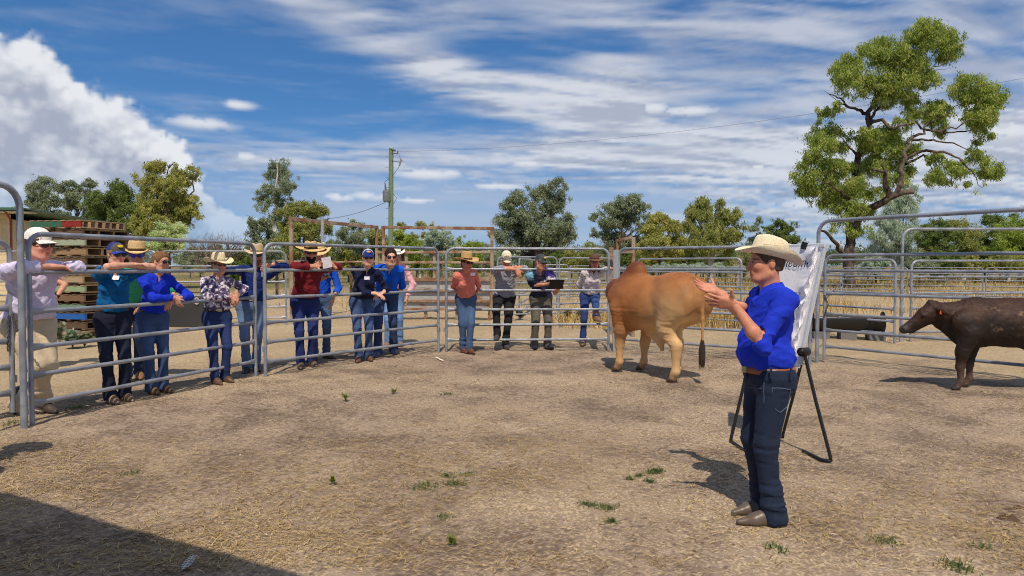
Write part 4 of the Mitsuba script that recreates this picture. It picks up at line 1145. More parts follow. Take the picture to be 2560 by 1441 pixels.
# two who stand just outside the left edge; their hat shadows fall into the picture
person("person in a straw hat standing just outside the left edge, only the shadow in view", (-4.05, 4.55), (-4.15, 4.80), 70, 1.78, plain(lin(180, 190, 205)), DENIM, hat="straw", hat_c=STRAW_C, hair=lin(80, 58, 42), seed=31, h=0.02, w=1.1)
person("person in a felt hat just outside the left edge, nearest to the shed", (-3.95, 3.85), (-4.0, 4.1), 70, 1.74, plain(lin(190, 170, 160)), DENIM, hat="felt", hat_c=TAN_C, hair=lin(80, 58, 42), seed=32, h=0.02, w=1.1)

# ---------------------------------------------------------------- the presenter
BLUE = lin(22, 52, 196)


def pres_shirt(v, q):
    c = BLUE[None] * (1 + 0.16 * fb(v, 60, 2)[:, None] + 0.2 * fb(v, 8, 2)[:, None]) + 0.004
    return c


def pres_jeans(v, q):
    c = lin(34, 44, 66)[None] * (1 + 0.25 * fb(v * [1, 1, 0.4], 90, 2)[:, None] + 0.3 * fb(v, 5, 3)[:, None])
    return c


yd = 4.12
pr = person("presenter in a cream felt hat, bright blue shirt and dark jeans gesturing with both hands", g2(1935, 1316), g2(1908, 1284), -84, 1.685, pres_shirt, pres_jeans, w=1.02, belly=0.062, neck=at(1938, 716, 4.14), hip=(0.015, -0.01), head=(-4, 2),
            hands=dict(L=dict(at=at(1836, 763, 3.98), dir=V3(-0.93, 0.02, 0.16), palm=V3(-0.12, 0.85, 0.5), pole=V3(0.35, -0.25, -1), curl=(0.10, 0.16, 0.12), spread=0.07, thumb=(0.15, 0.95, -0.1), h=0.004),
                       R=dict(at=at(1793, 730, 4.72), dir=V3(-0.86, 0.1, 0.30), palm=V3(0.1, -0.72, 0.62), pole=V3(0.4, 0.3, -1), curl=(0.12, 0.16, 0.14), spread=0.06, thumb=(0.35, 0.9, 0.15), h=0.0045)),
            cuff=(0.02, 0.06), hat=None, hair=lin(84, 70, 60), hair_len=0.0, skin=lin(206, 140, 112), belt=lin(142, 82, 50), boot_c=lin(98, 86, 76), seed=21, h=0.0075, flare=0.052, legs_slim=1.10, toes=(-6, 10), waist=0.03, head_px=(1915, 657), boot_s=1.15, fold=0.4)
hm, bm = hat_mesh(pr["HP"](0, -0.016, 0.036), (lambda R, t: np.stack([R[:, 0], R[:, 1] * math.cos(t) - R[:, 2] * math.sin(t), R[:, 2] * math.cos(t) + R[:, 1] * math.sin(t)], 1))(pr["R"], -0.26), pr["s"] * 1.10, brim=0.086, curl=0.052, crown=0.112, dip=0.010, n=64)
part(pr["key"], "hat", cply(hm, "matte", lin(234, 222, 190)[None] * (1 + 0.06 * fb(hm[0], 40, 2)[:, None])))
part(pr["key"], "hat_band", cply(bm, "matte", lin(220, 206, 172)))


def patch(m, px0, py0, pts, lift=0.003):
    """Outline pts (metres, x right, y up on the cloth) laid as thin applied print onto the cloth where the photograph shows it."""
    p, n = on_surface(m, px0, py0)
    R = frame(-n)
    out = []
    for poly in pts:
        q = np.array([p + R[:, 0] * x + R[:, 2] * y for x, y in poly])
        k = len(q)
        v = np.vstack([q + n * lift, q - n * 0.004])
        f = [(0, i, i + 1) for i in range(1, k - 1)] + [(i, (i + 1) % k, k + (i + 1) % k) for i in range(k)] + [(i, k + (i + 1) % k, k + i) for i in range(k)]
        out.append((v, np.array(f)))
    return cat_m(out)


sm = pr["shirt"]
mountain = [[(-0.030, 0.0), (0.030, 0.0), (0.012, 0.014), (0.004, 0.008), (-0.010, 0.020)], [(0.004, 0.006), (0.014, 0.004), (0.026, 0.044), (0.012, 0.036)], [(0.016, 0.010), (0.024, 0.008), (0.036, 0.030), (0.026, 0.034)]]
lines = [[(-0.032, -0.006 - 0.007 * i), (0.030 - 0.004 * (i % 2), -0.006 - 0.007 * i), (0.030 - 0.004 * (i % 2), -0.010 - 0.007 * i), (-0.032, -0.010 - 0.007 * i)] for i in range(4)]
part(pr["key"], "shirt_logo", cply(patch(sm, 1902, 768, mountain + lines, 0.004), "matte", lin(232, 236, 246), False), "white embroidered landscape emblem with lines of lettering")
# collar stitching, pocket flap and sleeve cuffs show as raised cloth
flap = patch(sm, 1884, 782, [[(-0.05, 0.022), (0.05, 0.022), (0.05, -0.012), (0.0, -0.024), (-0.05, -0.012)]], 0.005)
part(pr["key"], "pocket_flap", cply(flap, "cloth", BLUE * 0.95, False))
tm = tuple(np.asarray(x) for x in meshkit.WRITTEN[scene[pr["key"] + "__trousers"]["filename"]][:2])


def stitched(name, pts, r, col, close=False):
    """A raised seam along the cloth of the trousers through spots of the photograph."""
    q = [on_surface(tm, *p) for p in pts]
    part(pr["key"], name, cply(tube([p + n * 0.0015 for p, n in q], r, 5), "cloth", col))


def along(*pts, n=7):
    out = []
    for (x0, y0), (x1, y1) in zip(pts[:-1], pts[1:]): out += [(x0 + (x1 - x0) * t, y0 + (y1 - y0) * t) for t in np.linspace(0, 1, n)[:-1]]
    return out + [pts[-1]]


SEAM = lin(78, 90, 112)
stitched("side_seam", along((1910, 955), (1910, 1040), (1913, 1123), (1922, 1192), (1926, 1285)), 0.0032, SEAM)
stitched("back_pocket", along((1930, 970), (1932, 1018), (1950, 1032), (1968, 1016), (1976, 974), (1930, 970)), 0.0028, SEAM * 1.2)
stitched("front_pocket", along((1862, 948), (1872, 968), (1904, 972)), 0.0026, SEAM)
for px in (1872, 1928, 1972):
    p, n = on_surface(tm, px, 948)
    part(pr["key"], "belt_loop", cply(bar(p + n * 0.018 + V3(0, 0, 0.062), p + n * 0.012 + V3(0, 0, 0.002), 0.012, 0.008, n), "cloth", lin(44, 54, 78), False))

# ---------------------------------------------------------------- cattle
class Beast:
    """Builds a beast in its own frame (x forward, y to its left, z up) and stands it in the yard."""
    def __init__(self, pos, heading, size=1.0):
        c, s = math.cos(heading), math.sin(heading)
        self.M = np.array([[c, -s, 0], [s, c, 0], [0, 0, 1.0]]) * size; self.pos = np.asarray(pos, float)

    def w(self, v): return np.asarray(v) @ self.M.T + self.pos


def hoof(S_list, x, y, s=1.0, fwd=(1, 0)):
    m = []
    f = unit(V3(*fwd, 0)); r = V3(f[1], -f[0], 0)
    for sg in (-1, 1):
        S = Solid(V3(x, y, 0) - V3(.14, .14, .02), V3(x, y, 0) + V3(.16, .14, .15), 0.009)
        c = V3(x, y, 0) + r * sg * 0.029 * s
        S.cone(c + V3(0, 0, 0.05 * s), c + f * 0.045 * s + V3(0, 0, 0.022), 0.040 * s, 0.030 * s, 0.02)
        S.plane(c, V3(0, 0, -1)); S.plane(c - f * 0.045 * s, -f)
        m.append(S.mesh(1))
    return cat_m(m)


# ---- the tan bull: faces away to the left, seen from its left hind quarter
bull = thing("bull", "tan humped bull standing in the pen with its head turned away", "bull")
BB = Beast(V3(1.93, 9.66, 0), math.radians(120), 0.985)
S = Solid(V3(-1.25, -0.75, -0.02), V3(1.55, 0.62, 1.75), 0.0135)
S.ell((-0.02, 0, 1.00), (0.66, 0.345, 0.36), None, 0.06)
S.ell((0.34, 0, 1.02), (0.40, 0.325, 0.40), None, 0.08)
S.ell((-0.52, 0, 1.10), (0.40, 0.325, 0.31), None, 0.08)
S.cone((-0.65, 0, 1.28), (0.1, 0, 1.235), 0.10, 0.11, 0.12)
S.ell((-0.42, 0, 1.30), (0.28, 0.19, 0.12), None, 0.10)                          # loin and hips
S.ell((0.42, 0, 1.36), (0.20, 0.12, 0.17), None, 0.06)   # hump
S.ell((0.37, 0, 1.455), (0.172, 0.115, 0.132), None, 0.05)
S.cone((0.55, 0, 1.10), (0.98, -0.14, 1.12), 0.29, 0.20, 0.12, (V3(0, 1, 0), 0.75))   # neck
S.cone((0.95, -0.14, 1.14), (1.05, -0.34, 1.02), 0.17, 0.13, 0.08)                # head turned to its right
S.cone((1.05, -0.34, 1.02), (1.09, -0.56, 0.80), 0.12, 0.075, 0.05)
S.cone((0.98, -0.06, 1.16), (0.98, 0.02, 1.06), 0.035, 0.04, 0.03, (V3(1, 0, 0), 0.5))  # hanging ear
S.ell((0.74, -0.03, 0.72), (0.22, 0.045, 0.24), None, 0.07)                       # dewlap
S.ell((0.55, 0, 0.70), (0.25, 0.08, 0.13), None, 0.08)
for sg in (-1, 1):
    dx, ly = (0.05, 1.0) if sg > 0 else (0.30, 0.55)
    S.ell((-0.58, sg * 0.17, 1.06), (0.30, 0.165, 0.34), frame(V3(0.35, 0, 1))[:, [1, 0, 2]] @ np.eye(3), 0.06)      # thigh
    S.cone((-0.58, sg * 0.20, 1.02), (-0.50 + dx, sg * 0.205 * ly, 0.70), 0.225, 0.135, 0.06, (V3(0, 1, 0), 0.72))
    S.cone((-0.50 + dx, sg * 0.20 * ly, 0.74), (-0.675 + dx, sg * 0.175 * ly, 0.47), 0.118, 0.070, 0.05, (V3(0, 1, 0), 0.8))
    S.cone((-0.69 + dx, sg * 0.172 * ly, 0.50), (-0.67 + dx, sg * 0.165 * ly, 0.36), 0.070, 0.058, 0.04)
    S.cone((-0.672 + dx, sg * 0.168 * ly, 0.38), (-0.66 + dx, sg * 0.165 * ly, 0.15), 0.056, 0.052, 0.03)
    S.cone((-0.66 + dx, sg * 0.165 * ly, 0.15), (-0.615 + dx, sg * 0.165 * ly, 0.07), 0.058, 0.052, 0.03)
    fx = 0.52 if sg > 0 else 0.40
    S.ell((0.40, sg * 0.22, 1.03), (0.21, 0.12, 0.33), frame(V3(-0.25, 0, 1))[:, [1, 0, 2]], 0.06)                   # shoulder
    S.cone((0.44, sg * 0.235, 0.92), (fx - 0.06, sg * 0.205, 0.62), 0.15, 0.105, 0.06)
    S.cone((fx - 0.06, sg * 0.205, 0.64), (fx, sg * 0.18, 0.40), 0.100, 0.070, 0.05)
    S.ell((fx + 0.005, sg * 0.18, 0.385), (0.062, 0.060, 0.075), None, 0.03)
    S.cone((fx, sg * 0.18, 0.38), (fx + 0.01, sg * 0.175, 0.15), 0.056, 0.050, 0.03)
    S.cone((fx + 0.01, sg * 0.175, 0.15), (fx + 0.06, sg * 0.175, 0.07), 0.057, 0.052, 0.03)
S.cone((0.03, 0, 0.66), (-0.12, 0, 0.52), 0.15, 0.085, 0.09, (V3(0, 1, 0), 0.5))   # sheath
S.cone((-0.12, 0, 0.52), (-0.17, 0.0, 0.385), 0.070, 0.034, 0.04, (V3(0, 1, 0), 0.7))
S.cone((-0.42, 0, 0.68), (-0.12, 0, 0.60), 0.07, 0.08, 0.06, (V3(0, 1, 0), 0.4))
S.cone((-0.47, 0.02, 0.72), (-0.46, 0.03, 0.52), 0.075, 0.088, 0.03)               # scrotum
S.ell((-0.46, 0.03, 0.50), (0.075, 0.075, 0.09), None, 0.03)
S.cone((-0.82, 0, 1.33), (-0.885, -0.01, 1.20), 0.060, 0.043, 0.06)                   # tail head
S.cone((-0.885, -0.01, 1.20), (-0.885, -0.03, 0.85), 0.040, 0.026, 0.02)
S.cone((-0.885, -0.03, 0.85), (-0.865, -0.05, 0.50), 0.026, 0.017, 0.02)
m = S.mesh(2)
v, nn = m[0], normals(*m)
wr = 1 - np.abs(2 * meshkit.fbm(v * [3.5, 3.5, 15], 3, 4) - 1)
sag = np.exp(-((v[:, 0] - 0.42) / 0.35) ** 2) * np.exp(-((v[:, 2] - 0.8) / 0.28) ** 2) + np.exp(-((v[:, 0] + 0.5) / 0.25) ** 2) * np.exp(-((v[:, 2] - 0.6) / 0.25) ** 2)
rib = np.sin(v[:, 0] * 34 + v[:, 2] * 5) * np.exp(-((v[:, 0] - 0.02) / 0.25) ** 2) * np.exp(-((v[:, 2] - 1.0) / 0.2) ** 2)
v = v + nn * (0.022 * sag * (wr - 0.75) + 0.0022 * rib + 0.016 * fb(v, 4.5, 3, 2) + 0.004 * fb(v, 17, 2, 3))[:, None]
tan_, dark_, pale_ = lin(162, 104, 56), lin(114, 62, 33), lin(208, 170, 120)
x, y, z = v.T
S01 = lambda a, b, t: np.clip((t - a) / (b - a), 0, 1)[:, None] ** 1.2
nz_ = fb(v, 5, 3, 7)[:, None]
c = np.repeat(tan_[None], len(v), 0) * (1 + 0.22 * fb(v * [1, 1, 0.5], 22, 3)[:, None] + 0.3 * nz_)
dk = np.clip(S01(0.1, 0.5, x) * S01(0.8, 1.3, z) * 0.7 + S01(1.30, 1.55, z) * 0.75 + S01(0.75, 1.0, x) + nz_ * 0.3, 0, 1)
c = c * (1 - dk) + dark_ * (1 + 0.3 * nz_) * dk
pl = np.clip(np.exp(-((x + 0.62) / 0.34) ** 2 - ((z - 0.90) / 0.26) ** 2)[:, None] * 0.9 + S01(0.78, 0.40, z) * 0.8 + S01(0.95, 0.72, z) * S01(0.3, -0.1, x) * 0.6 + nz_ * 0.25, 0, 1) * (1 - S01(0.62, 0.9, x))
c = c * (1 - pl) + pale_ * (1 + 0.2 * nz_) * pl
tailm = ((x < -0.845) & (z < 1.10)).astype(float)[:, None]
c = c * (1 - tailm * 0.6) + lin(168, 118, 72) * tailm * 0.6
sm_ = np.exp(-(((x + 0.83) / 0.05) ** 2 + ((z - 1.2) / 0.12) ** 2))[:, None] * 0.25
c = c * (1 - sm_) + lin(96, 88, 70) * sm_
st_ = ((np.abs(z - 0.05) < 0.06) & (np.abs(x) > 0.3))[:, None]
c = np.where(st_, c * 0.8, c)
scene[bull + "__body"] = cply((BB.w(v), m[1]), "hide", c)
for sg in (-1, 1):
    dx, ly = (0.05, 1.0) if sg > 0 else (0.30, 0.55)
    part(bull, "hoof", cply((lambda q: (BB.w(q[0]), q[1]))(hoof(0, -0.60 + dx, sg * 0.165 * ly)), "satin", lin(92, 78, 62)))
    part(bull, "hoof", cply((lambda q: (BB.w(q[0]), q[1]))(hoof(0, (0.52 if sg > 0 else 0.40) + 0.075, sg * 0.175)), "satin", lin(84, 70, 56)))
# tail switch of hair
rg = np.random.default_rng(4)
st = []
for i in range(100):
    a, rr = rg.uniform(0, 6.28), 0.008 + 0.022 * rg.random()
    o = V3(math.cos(a), math.sin(a), 0)
    p0 = V3(-0.867, -0.045, 0.60 - 0.10 * rg.random()) + o * 0.010
    st.append(tube([p0, p0 + o * rr + V3(0, 0, -0.12), p0 + o * rr * 0.9 + V3(0, 0, -0.22 - 0.12 * rg.random())], [0.006, 0.007, 0.002], 4, False))
sw = cat_m(st)
part(bull, "tail_switch", cply((BB.w(sw[0]), sw[1]), "hide", lin(58, 46, 40)))

# ---- the dark young bull at the right, side on, head to the left
yb = thing("young_bull", "dark brown young bull with an orange ear tag at the right edge", "bull")
YB = Beast(V3(6.03, 8.55, 0), math.radians(171))
S = Solid(V3(-1.0, -0.45, -0.02), V3(1.55, 0.45, 1.3), 0.0115)
S.ell((0, 0, 0.80), (0.62, 0.255, 0.285), None, 0.06)
S.ell((0.42, 0, 0.80), (0.30, 0.235, 0.30), None, 0.07)
S.ell((-0.52, 0, 0.86), (0.32, 0.235, 0.26), None, 0.07)
S.cone((-0.65, 0, 1.00), (0.45, 0, 1.015), 0.09, 0.085, 0.10)
S.cone((0.50, 0, 0.87), (0.86, 0.0, 0.93), 0.20, 0.125, 0.07, (V3(0, 1, 0), 0.8))        # neck
S.cone((0.55, 0, 0.66), (0.80, 0, 0.80), 0.13, 0.08, 0.07, (V3(0, 1, 0), 0.5))
S.cone((0.90, 0.0, 0.985), (0.99, 0.0, 0.90), 0.085, 0.088, 0.05)                       # head
S.cone((0.98, 0, 0.90), (1.21, 0, 0.725), 0.082, 0.048, 0.04)
S.ell((1.225, 0, 0.715), (0.048, 0.055, 0.045), None, 0.03)
S.cone((0.90, 0, 1.03), (0.93, 0, 1.055), 0.05, 0.03, 0.03)
S.cone((0.94, 0, 0.85), (1.14, 0, 0.70), 0.058, 0.030, 0.035)
for sg in (-1, 1):
    S.cone((0.90, sg * 0.085, 0.985), (0.83, sg * 0.185, 0.945), 0.022, 0.036, 0.02, (V3(0.3, 0.3, 1), 0.9))
    S.cone((0.83, sg * 0.185, 0.945), (0.80, sg * 0.225, 0.915), 0.036, 0.014, 0.02)
    S.ell((1.03, sg * 0.088, 0.895), (0.024, 0.012, 0.018), None, 0.01)
    S.ell((1.245, sg * 0.035, 0.715), (0.014, 0.012, 0.010), None, 0.006, True)
    fx = 0.62 if sg > 0 else 0.40
    S.ell((fx - 0.12, sg * 0.16, 0.80), (0.16, 0.09, 0.26), frame(V3(-0.2, 0, 1))[:, [1, 0, 2]], 0.05)
    S.cone((fx - 0.08, sg * 0.165, 0.70), (fx, sg * 0.15, 0.46), 0.115, 0.075, 0.05)
    S.cone((fx, sg * 0.15, 0.48), (fx + 0.015, sg * 0.14, 0.30), 0.070, 0.050, 0.04)
    S.ell((fx + 0.02, sg * 0.14, 0.285), (0.048, 0.046, 0.055), None, 0.02)
    S.cone((fx + 0.015, sg * 0.14, 0.28), (fx + 0.005, sg * 0.14, 0.11), 0.040, 0.036, 0.02)
    S.cone((fx + 0.005, sg * 0.14, 0.11), (fx + 0.04, sg * 0.14, 0.055), 0.043, 0.040, 0.02)
    S.ell((-0.56, sg * 0.13, 0.80), (0.23, 0.115, 0.27), None, 0.05)
    S.cone((-0.52, sg * 0.15, 0.74), (-0.48, sg * 0.15, 0.52), 0.14, 0.09, 0.05)
    S.cone((-0.48, sg * 0.15, 0.54), (-0.64, sg * 0.13, 0.35), 0.085, 0.055, 0.04)
    S.cone((-0.645, sg * 0.13, 0.37), (-0.59, sg * 0.125, 0.11), 0.050, 0.038, 0.03)
    S.cone((-0.59, sg * 0.125, 0.11), (-0.55, sg * 0.125, 0.055), 0.043, 0.040, 0.02)
S.cone((-0.15, 0, 0.56), (-0.22, 0, 0.46), 0.07, 0.03, 0.05)
m = S.mesh(1)
v, nn = m[0], normals(*m)
tuft = fb(v * [1, 1, 0.7], 38, 3, 5); 
v = v + nn * (0.010 * tuft + 0.014 * fb(v, 6, 3, 2) + 0.006 * np.clip((v[:, 2] - 0.98) / 0.1, 0, 1) * fb(v, 60, 2, 8) * 2)[:, None]
x, y, z = v.T
n1, n2 = fb(v, 4, 3, 11)[:, None], fb(v * [1, 1, 0.6], 50, 2, 12)[:, None]
c = lin(36, 26, 21)[None] * (1 + 0.9 * n2)
rb = np.clip(np.exp(-((z - 0.98) / 0.14) ** 2)[:, None] * (0.35 + 0.65 * S01(0.3, -0.3, x)) + 0.8 * n1, 0, 1)
c = c * (1 - rb) + lin(86, 50, 30) * (1 + 0.6 * n2) * rb
mud = np.clip((meshkit.fbm(v * 16, 3, 21) - 0.57) * 9, 0, 1)[:, None] * np.exp(-((z - 0.86) / 0.13) ** 2)[:, None] * S01(0.55, 0.2, x) * (meshkit.fbm(v * 40, 2, 2)[:, None] > 0.5)
c = c * (1 - 0.75 * mud) + lin(150, 122, 92) * 0.75 * mud
lg = np.clip((0.36 - z) / 0.1, 0, 1)[:, None]
c = c * (1 - lg * 0.5) + lin(112, 88, 76) * lg * 0.5
mz = np.clip((x - 1.12) / 0.08, 0, 1)[:, None]
c = c * (1 - mz * 0.6) + lin(70, 62, 60) * mz * 0.6
scene[yb + "__body"] = cply((YB.w(v), m[1]), "hide", c)
for sg in (-1, 1):
    for hx in ((0.62 if sg > 0 else 0.40) + 0.055, -0.535):
        q = hoof(0, hx, sg * (0.14 if hx > 0 else 0.125), 0.78)
        part(yb, "hoof", cply((YB.w(q[0]), q[1]), "satin", lin(60, 50, 46)))
    e = ellm((1.045, sg * 0.096, 0.897), (0.016, 0.010, 0.012), None, 2)
    part(yb, "eye", cply((YB.w(e[0]), e[1]), "gloss", lin(14, 10, 8)))
e = cat_m([ellm((0.865, 0.175, 0.945), (0.024, 0.006, 0.022), None, 2), box((0.872, 0.178, 0.935), (0.036, 0.004, 0.03))])
part(yb, "ear_tag", cply((YB.w(e[0]), e[1]), "satin", lin(226, 92, 34)), "orange plastic ear tag")
st = []
for i in range(60):
    o = V3(rg.normal(0, 0.02), rg.normal(0, 0.014), 0)
    p0 = V3(-0.22, 0, 0.45) + o * 0.5
    st.append(tube([p0, p0 + o * 0.6 + V3(-0.01, 0, -0.06), p0 + o + V3(-0.02, 0, -0.12 - 0.05 * rg.random())], [0.004, 0.004, 0.001], 4, False))
for i in range(500):                                        # coarse hair along the back
    p0 = V3(rg.uniform(-0.8, 0.55), rg.normal(0, 0.05), 0); p0[2] = 1.075 - abs(p0[1]) * 0.5 + (0.012 if p0[0] > 0.2 else 0)
    st.append(tube([p0, p0 + V3(-0.03, rg.normal(0, 0.006), 0.018 + 0.016 * rg.random())], [0.003, 0.001], 3, False))
sw = cat_m(st)
part(yb, "coat_tufts", cply((YB.w(sw[0]), sw[1]), "hide", lin(50, 34, 26)))
p = [V3(-0.85, 0, 0.98), V3(-0.90, 0.02, 0.8), V3(-0.88, 0.02, 0.5), V3(-0.84, 0.05, 0.3)]
tq = tube(p, [0.035, 0.026, 0.018, 0.03], 8)
part(yb, "tail", cply((YB.w(tq[0]), tq[1]), "hide", lin(52, 36, 28)))

# ---------------------------------------------------------------- trees
def limb(p, r, n=6, wob=0.0, rng=None):
    """A tapering, slightly crooked branch through the points p."""
    p = np.asarray(p, float)
    if len(p) > 2 or wob:
        t = np.r_[0, np.cumsum(np.linalg.norm(np.diff(p, axis=0), axis=1))]
        k = max(4, int(len(p) * 3))
        x = np.linspace(0, t[-1], k)
        q = np.stack([np.interp(x, t, p[:, i]) for i in range(3)], 1)
        q[1:-1] = (q[:-2] + q[1:-1] * 2 + q[2:]) / 4
        if wob: q[1:-1] += rng.normal(0, wob, (k - 2, 3)) * t[-1]
        rr = np.interp(x, t, np.interp(np.linspace(0, 1, len(p)), np.linspace(0, 1, len(r)), r))
        p, r = q, rr
    return tube(p, r, n, False)


def leaves(centers, radii, count, size, cols, rng, droop=0.5, clump=0.16, flat=0.75, light_top=0.15):
    """Leaf-sized faces in clumps through blobs. Each leaf is a slim kite of two triangles."""
    centers, radii = np.asarray(centers, float), np.asarray(radii, float)
    if radii.ndim == 1: radii = np.stack([radii, radii, radii * flat], 1)
    vol = radii.prod(1) ** 0.75; vol = vol / vol.sum()
    per = 30
    nc = max(8, count // per)
    clump *= 0.8
    b = rng.choice(len(centers), nc * 4, p=vol)
    d = rng.normal(size=(nc * 4, 3)); d /= np.linalg.norm(d, axis=1, keepdims=True)
    out = rng.random(nc * 4) < 0.16
    rad = np.where(out, rng.uniform(0.95, 1.22, nc * 4), rng.random(nc * 4) ** 0.40)
    cc = centers[b] + d * radii[b] * rad[:, None]
    sc = 1.5 / max(radii.mean(), 0.05)
    ok = np.argsort(-(meshkit.fbm(cc * sc, 2, int(rng.integers(99))) + 0.14 * rng.random(nc * 4)))[:nc]      # gaps where the noise is low
    ok = ok[rng.permutation(len(ok))]
    b, cc, out = b[ok], cc[ok], out[ok]
    crad = clump * radii[b].mean(1) * (0.5 + 0.9 * rng.random(nc)) * np.where(out, 0.7, 1) + size * 0.5
    p = np.repeat(cc, per, 0) + rng.normal(size=(nc * per, 3)) * np.repeat(crad, per)[:, None] * np.array([0.60, 0.60, 0.55])
    p[:, 2] -= np.abs(rng.normal(size=nc * per)) * np.repeat(crad, per) * (0.25 + 0.5 * droop)
    n = len(p)
    a = rng.uniform(0, 2 * np.pi, n)
    dirv = np.stack([np.cos(a) * (1 - droop * 0.5), np.sin(a) * (1 - droop * 0.5), -droop * 1.3 + rng.normal(0, 0.45, n)], 1)
    dirv /= np.linalg.norm(dirv, axis=1, keepdims=True)
    sd = np.cross(dirv, rng.normal(size=(n, 3))); sd /= np.linalg.norm(sd, axis=1, keepdims=True) + 1e-9
    L = size * (0.6 + 0.8 * rng.random(n))
    W = L * 0.19
    v = np.stack([p + sd * W[:, None], p - sd * W[:, None], p + dirv * L[:, None]], 1).reshape(-1, 3)
    f = np.arange(n * 3).reshape(-1, 3)
    t = np.clip(np.repeat(rng.random(nc), per) * 0.7 + rng.random(n) * 0.5 - 0.1, 0, 1)[:, None]
    c0, c1, c2 = cols
    col = np.where(t < 0.5, c0 * (1 - 2 * t) + c1 * 2 * t, c1 * (2 - 2 * t) + c2 * (2 * t - 1))
    return v, f, np.repeat(col, 3, 0)


GREENS = dict(
    lush=(lin(92, 112, 42), lin(128, 146, 58), lin(168, 176, 84)),
    olive=(lin(94, 104, 52), lin(126, 134, 68), lin(162, 162, 94)),
    grey=(lin(88, 102, 72), lin(120, 132, 96), lin(156, 164, 128)),
    dark=(lin(68, 86, 40), lin(92, 110, 52), lin(126, 138, 72)),
    silver=(lin(112, 132, 104), lin(146, 160, 132), lin(180, 190, 164)),
    yellow=(lin(106, 114, 52), lin(138, 142, 70), lin(172, 168, 98)))


def tree(name, label, px, base_y, y, blobs, count, size, hue, trunk_r, bark="dark_bark", forks=None, droop=0.5, seed=0, group=None, lean=0.0, depth=0.8, cat="tree", clump=0.17, twigs=True, base_z=0.0):
    """A tree standing y metres ahead under photograph column px. blobs: (px, py, radius_px[, squash]) of the foliage masses in the photograph; their depth is drawn at random."""
    rng = np.random.default_rng(seed + 1000)
    key = thing(name, label, cat, group)
    s = y / FOC
    root = at(px, HZ, y); root[2] = base_z
    cs, rs = [], []
    for b in blobs:
        p = at(b[0], b[1], y); r = b[2] * s
        p[1] += rng.uniform(-1, 1) * depth * max(r, 0.15 * (root[2] + p[2]))
        cs.append(p); rs.append((r * 0.93, r * 0.85, r * (b[3] if len(b) > 3 else 0.75) * 0.95))
    cs, rs = np.array(cs), np.array(rs)
    wood = []
    top = cs[:, 2].max()
    low = cs[:, 2].min()
    mid = root + V3(lean, 0, max((low - rs[0].mean()) * 0.55, (top - root[2]) * 0.18))
    if forks is None:
        cen = cs.mean(0)
        crown = root * 0.25 + cen * 0.75; crown[2] = low * 0.6 + top * 0.4 - 0.1 * (top - low)
        wood.append(limb([root, mid, crown], [trunk_r, trunk_r * 0.8, trunk_r * 0.45], 8, 0.012, rng))
        for c, r in zip(cs, rs):
            t = np.clip((c[2] - mid[2]) / max(top - mid[2], 0.1) * 0.75, 0.05, 0.95) * rng.uniform(0.6, 1)
            st = mid * (1 - t) + crown * t
            wood.append(limb([st, (st + c) / 2 + V3(0, 0, -0.1 * np.linalg.norm(c - st)), c + V3(0, 0, r[2] * 0.2)], [trunk_r * 0.42, trunk_r * 0.26, trunk_r * 0.07], 5, 0.03, rng))
            if twigs:
                for _ in range(4):
                    d = rng.normal(size=3); d[2] = abs(d[2]) * 0.8; d = unit(d)
                    wood.append(limb([c + V3(0, 0, -r[2] * 0.3), c + d * r * 0.5, c + d * r * 0.95], [trunk_r * 0.10, trunk_r * 0.06, trunk_r * 0.02], 4, 0.04, rng))
    else:
        for path, r0, r1 in forks:
            pts = []
            for i, q in enumerate(path):
                p = at(q[0], q[1], y + (q[2] if len(q) > 2 else 0))
                pts.append(p)
            wood.append(limb(pts, np.linspace(r0, r1, len(pts)), 7, 0.012, rng))
    part(key, "trunk", ply(cat_m(wood), bark, smooth=True))
    v, f, c = leaves(cs, rs, int(count * 2.6), size * 0.50, [np.minimum(x * (1.6 if name == 'gum_tree' and seed == 1 else 1.7) * np.array([1.0, 0.97, 1.12]) + 0.010, 0.9) for x in (GREENS[hue] if isinstance(hue, str) else hue)], rng, droop, clump * 0.85)
    k = v[:, 2] > 0.05
    part(key, "crown", ply((v, f), "leaf", color=c))
    return key


# the big gum on the right
BT = 46.0
big_blobs = [(2320, 75, 42), (2270, 110, 44), (2345, 115, 36), (2215, 110, 40), (2180, 150, 48), (2240, 160, 50), (2130, 165, 44), (2110, 215, 44), (2165, 215, 46), (2225, 215, 50), (2285, 205, 34), (2095, 265, 26), (2300, 160, 40), (2190, 250, 34), (2275, 240, 26), (2340, 145, 30), (2085, 185, 26), (2360, 95, 20), (2075, 275, 16),
             (2395, 225, 44), (2440, 250, 46), (2370, 260, 34), (2470, 290, 36), (2420, 300, 36), (2495, 315, 18), (2330, 290, 36), (2275, 285, 34), (2240, 310, 28), (2445, 340, 26), (2380, 320, 22),
             (2440, 395, 26), (2470, 425, 30), (2452, 470, 18), (2370, 425, 34), (2340, 400, 26), (2320, 445, 26), (2410, 380, 20), (2360, 465, 18), (2415, 455, 12),
             (2070, 330, 42), (2035, 365, 42), (2110, 345, 36), (2010, 400, 30), (2020, 440, 42), (2075, 420, 44), (2060, 470, 42), (2115, 450, 44), (2145, 470, 36), (2140, 420, 28), (2010, 475, 22), (2090, 510, 32), (2130, 520, 34), (2110, 560, 34), (2145, 575, 26), (2150, 340, 26),
             (2190, 350, 44), (2230, 330, 34), (2245, 375, 44), (2200, 400, 40), (2255, 420, 36), (2215, 445, 32), (2180, 420, 26), (2185, 490, 30), (2165, 530, 24), (2230, 470, 20), (2055, 300, 14)]
W_ = lambda *p: list(p)
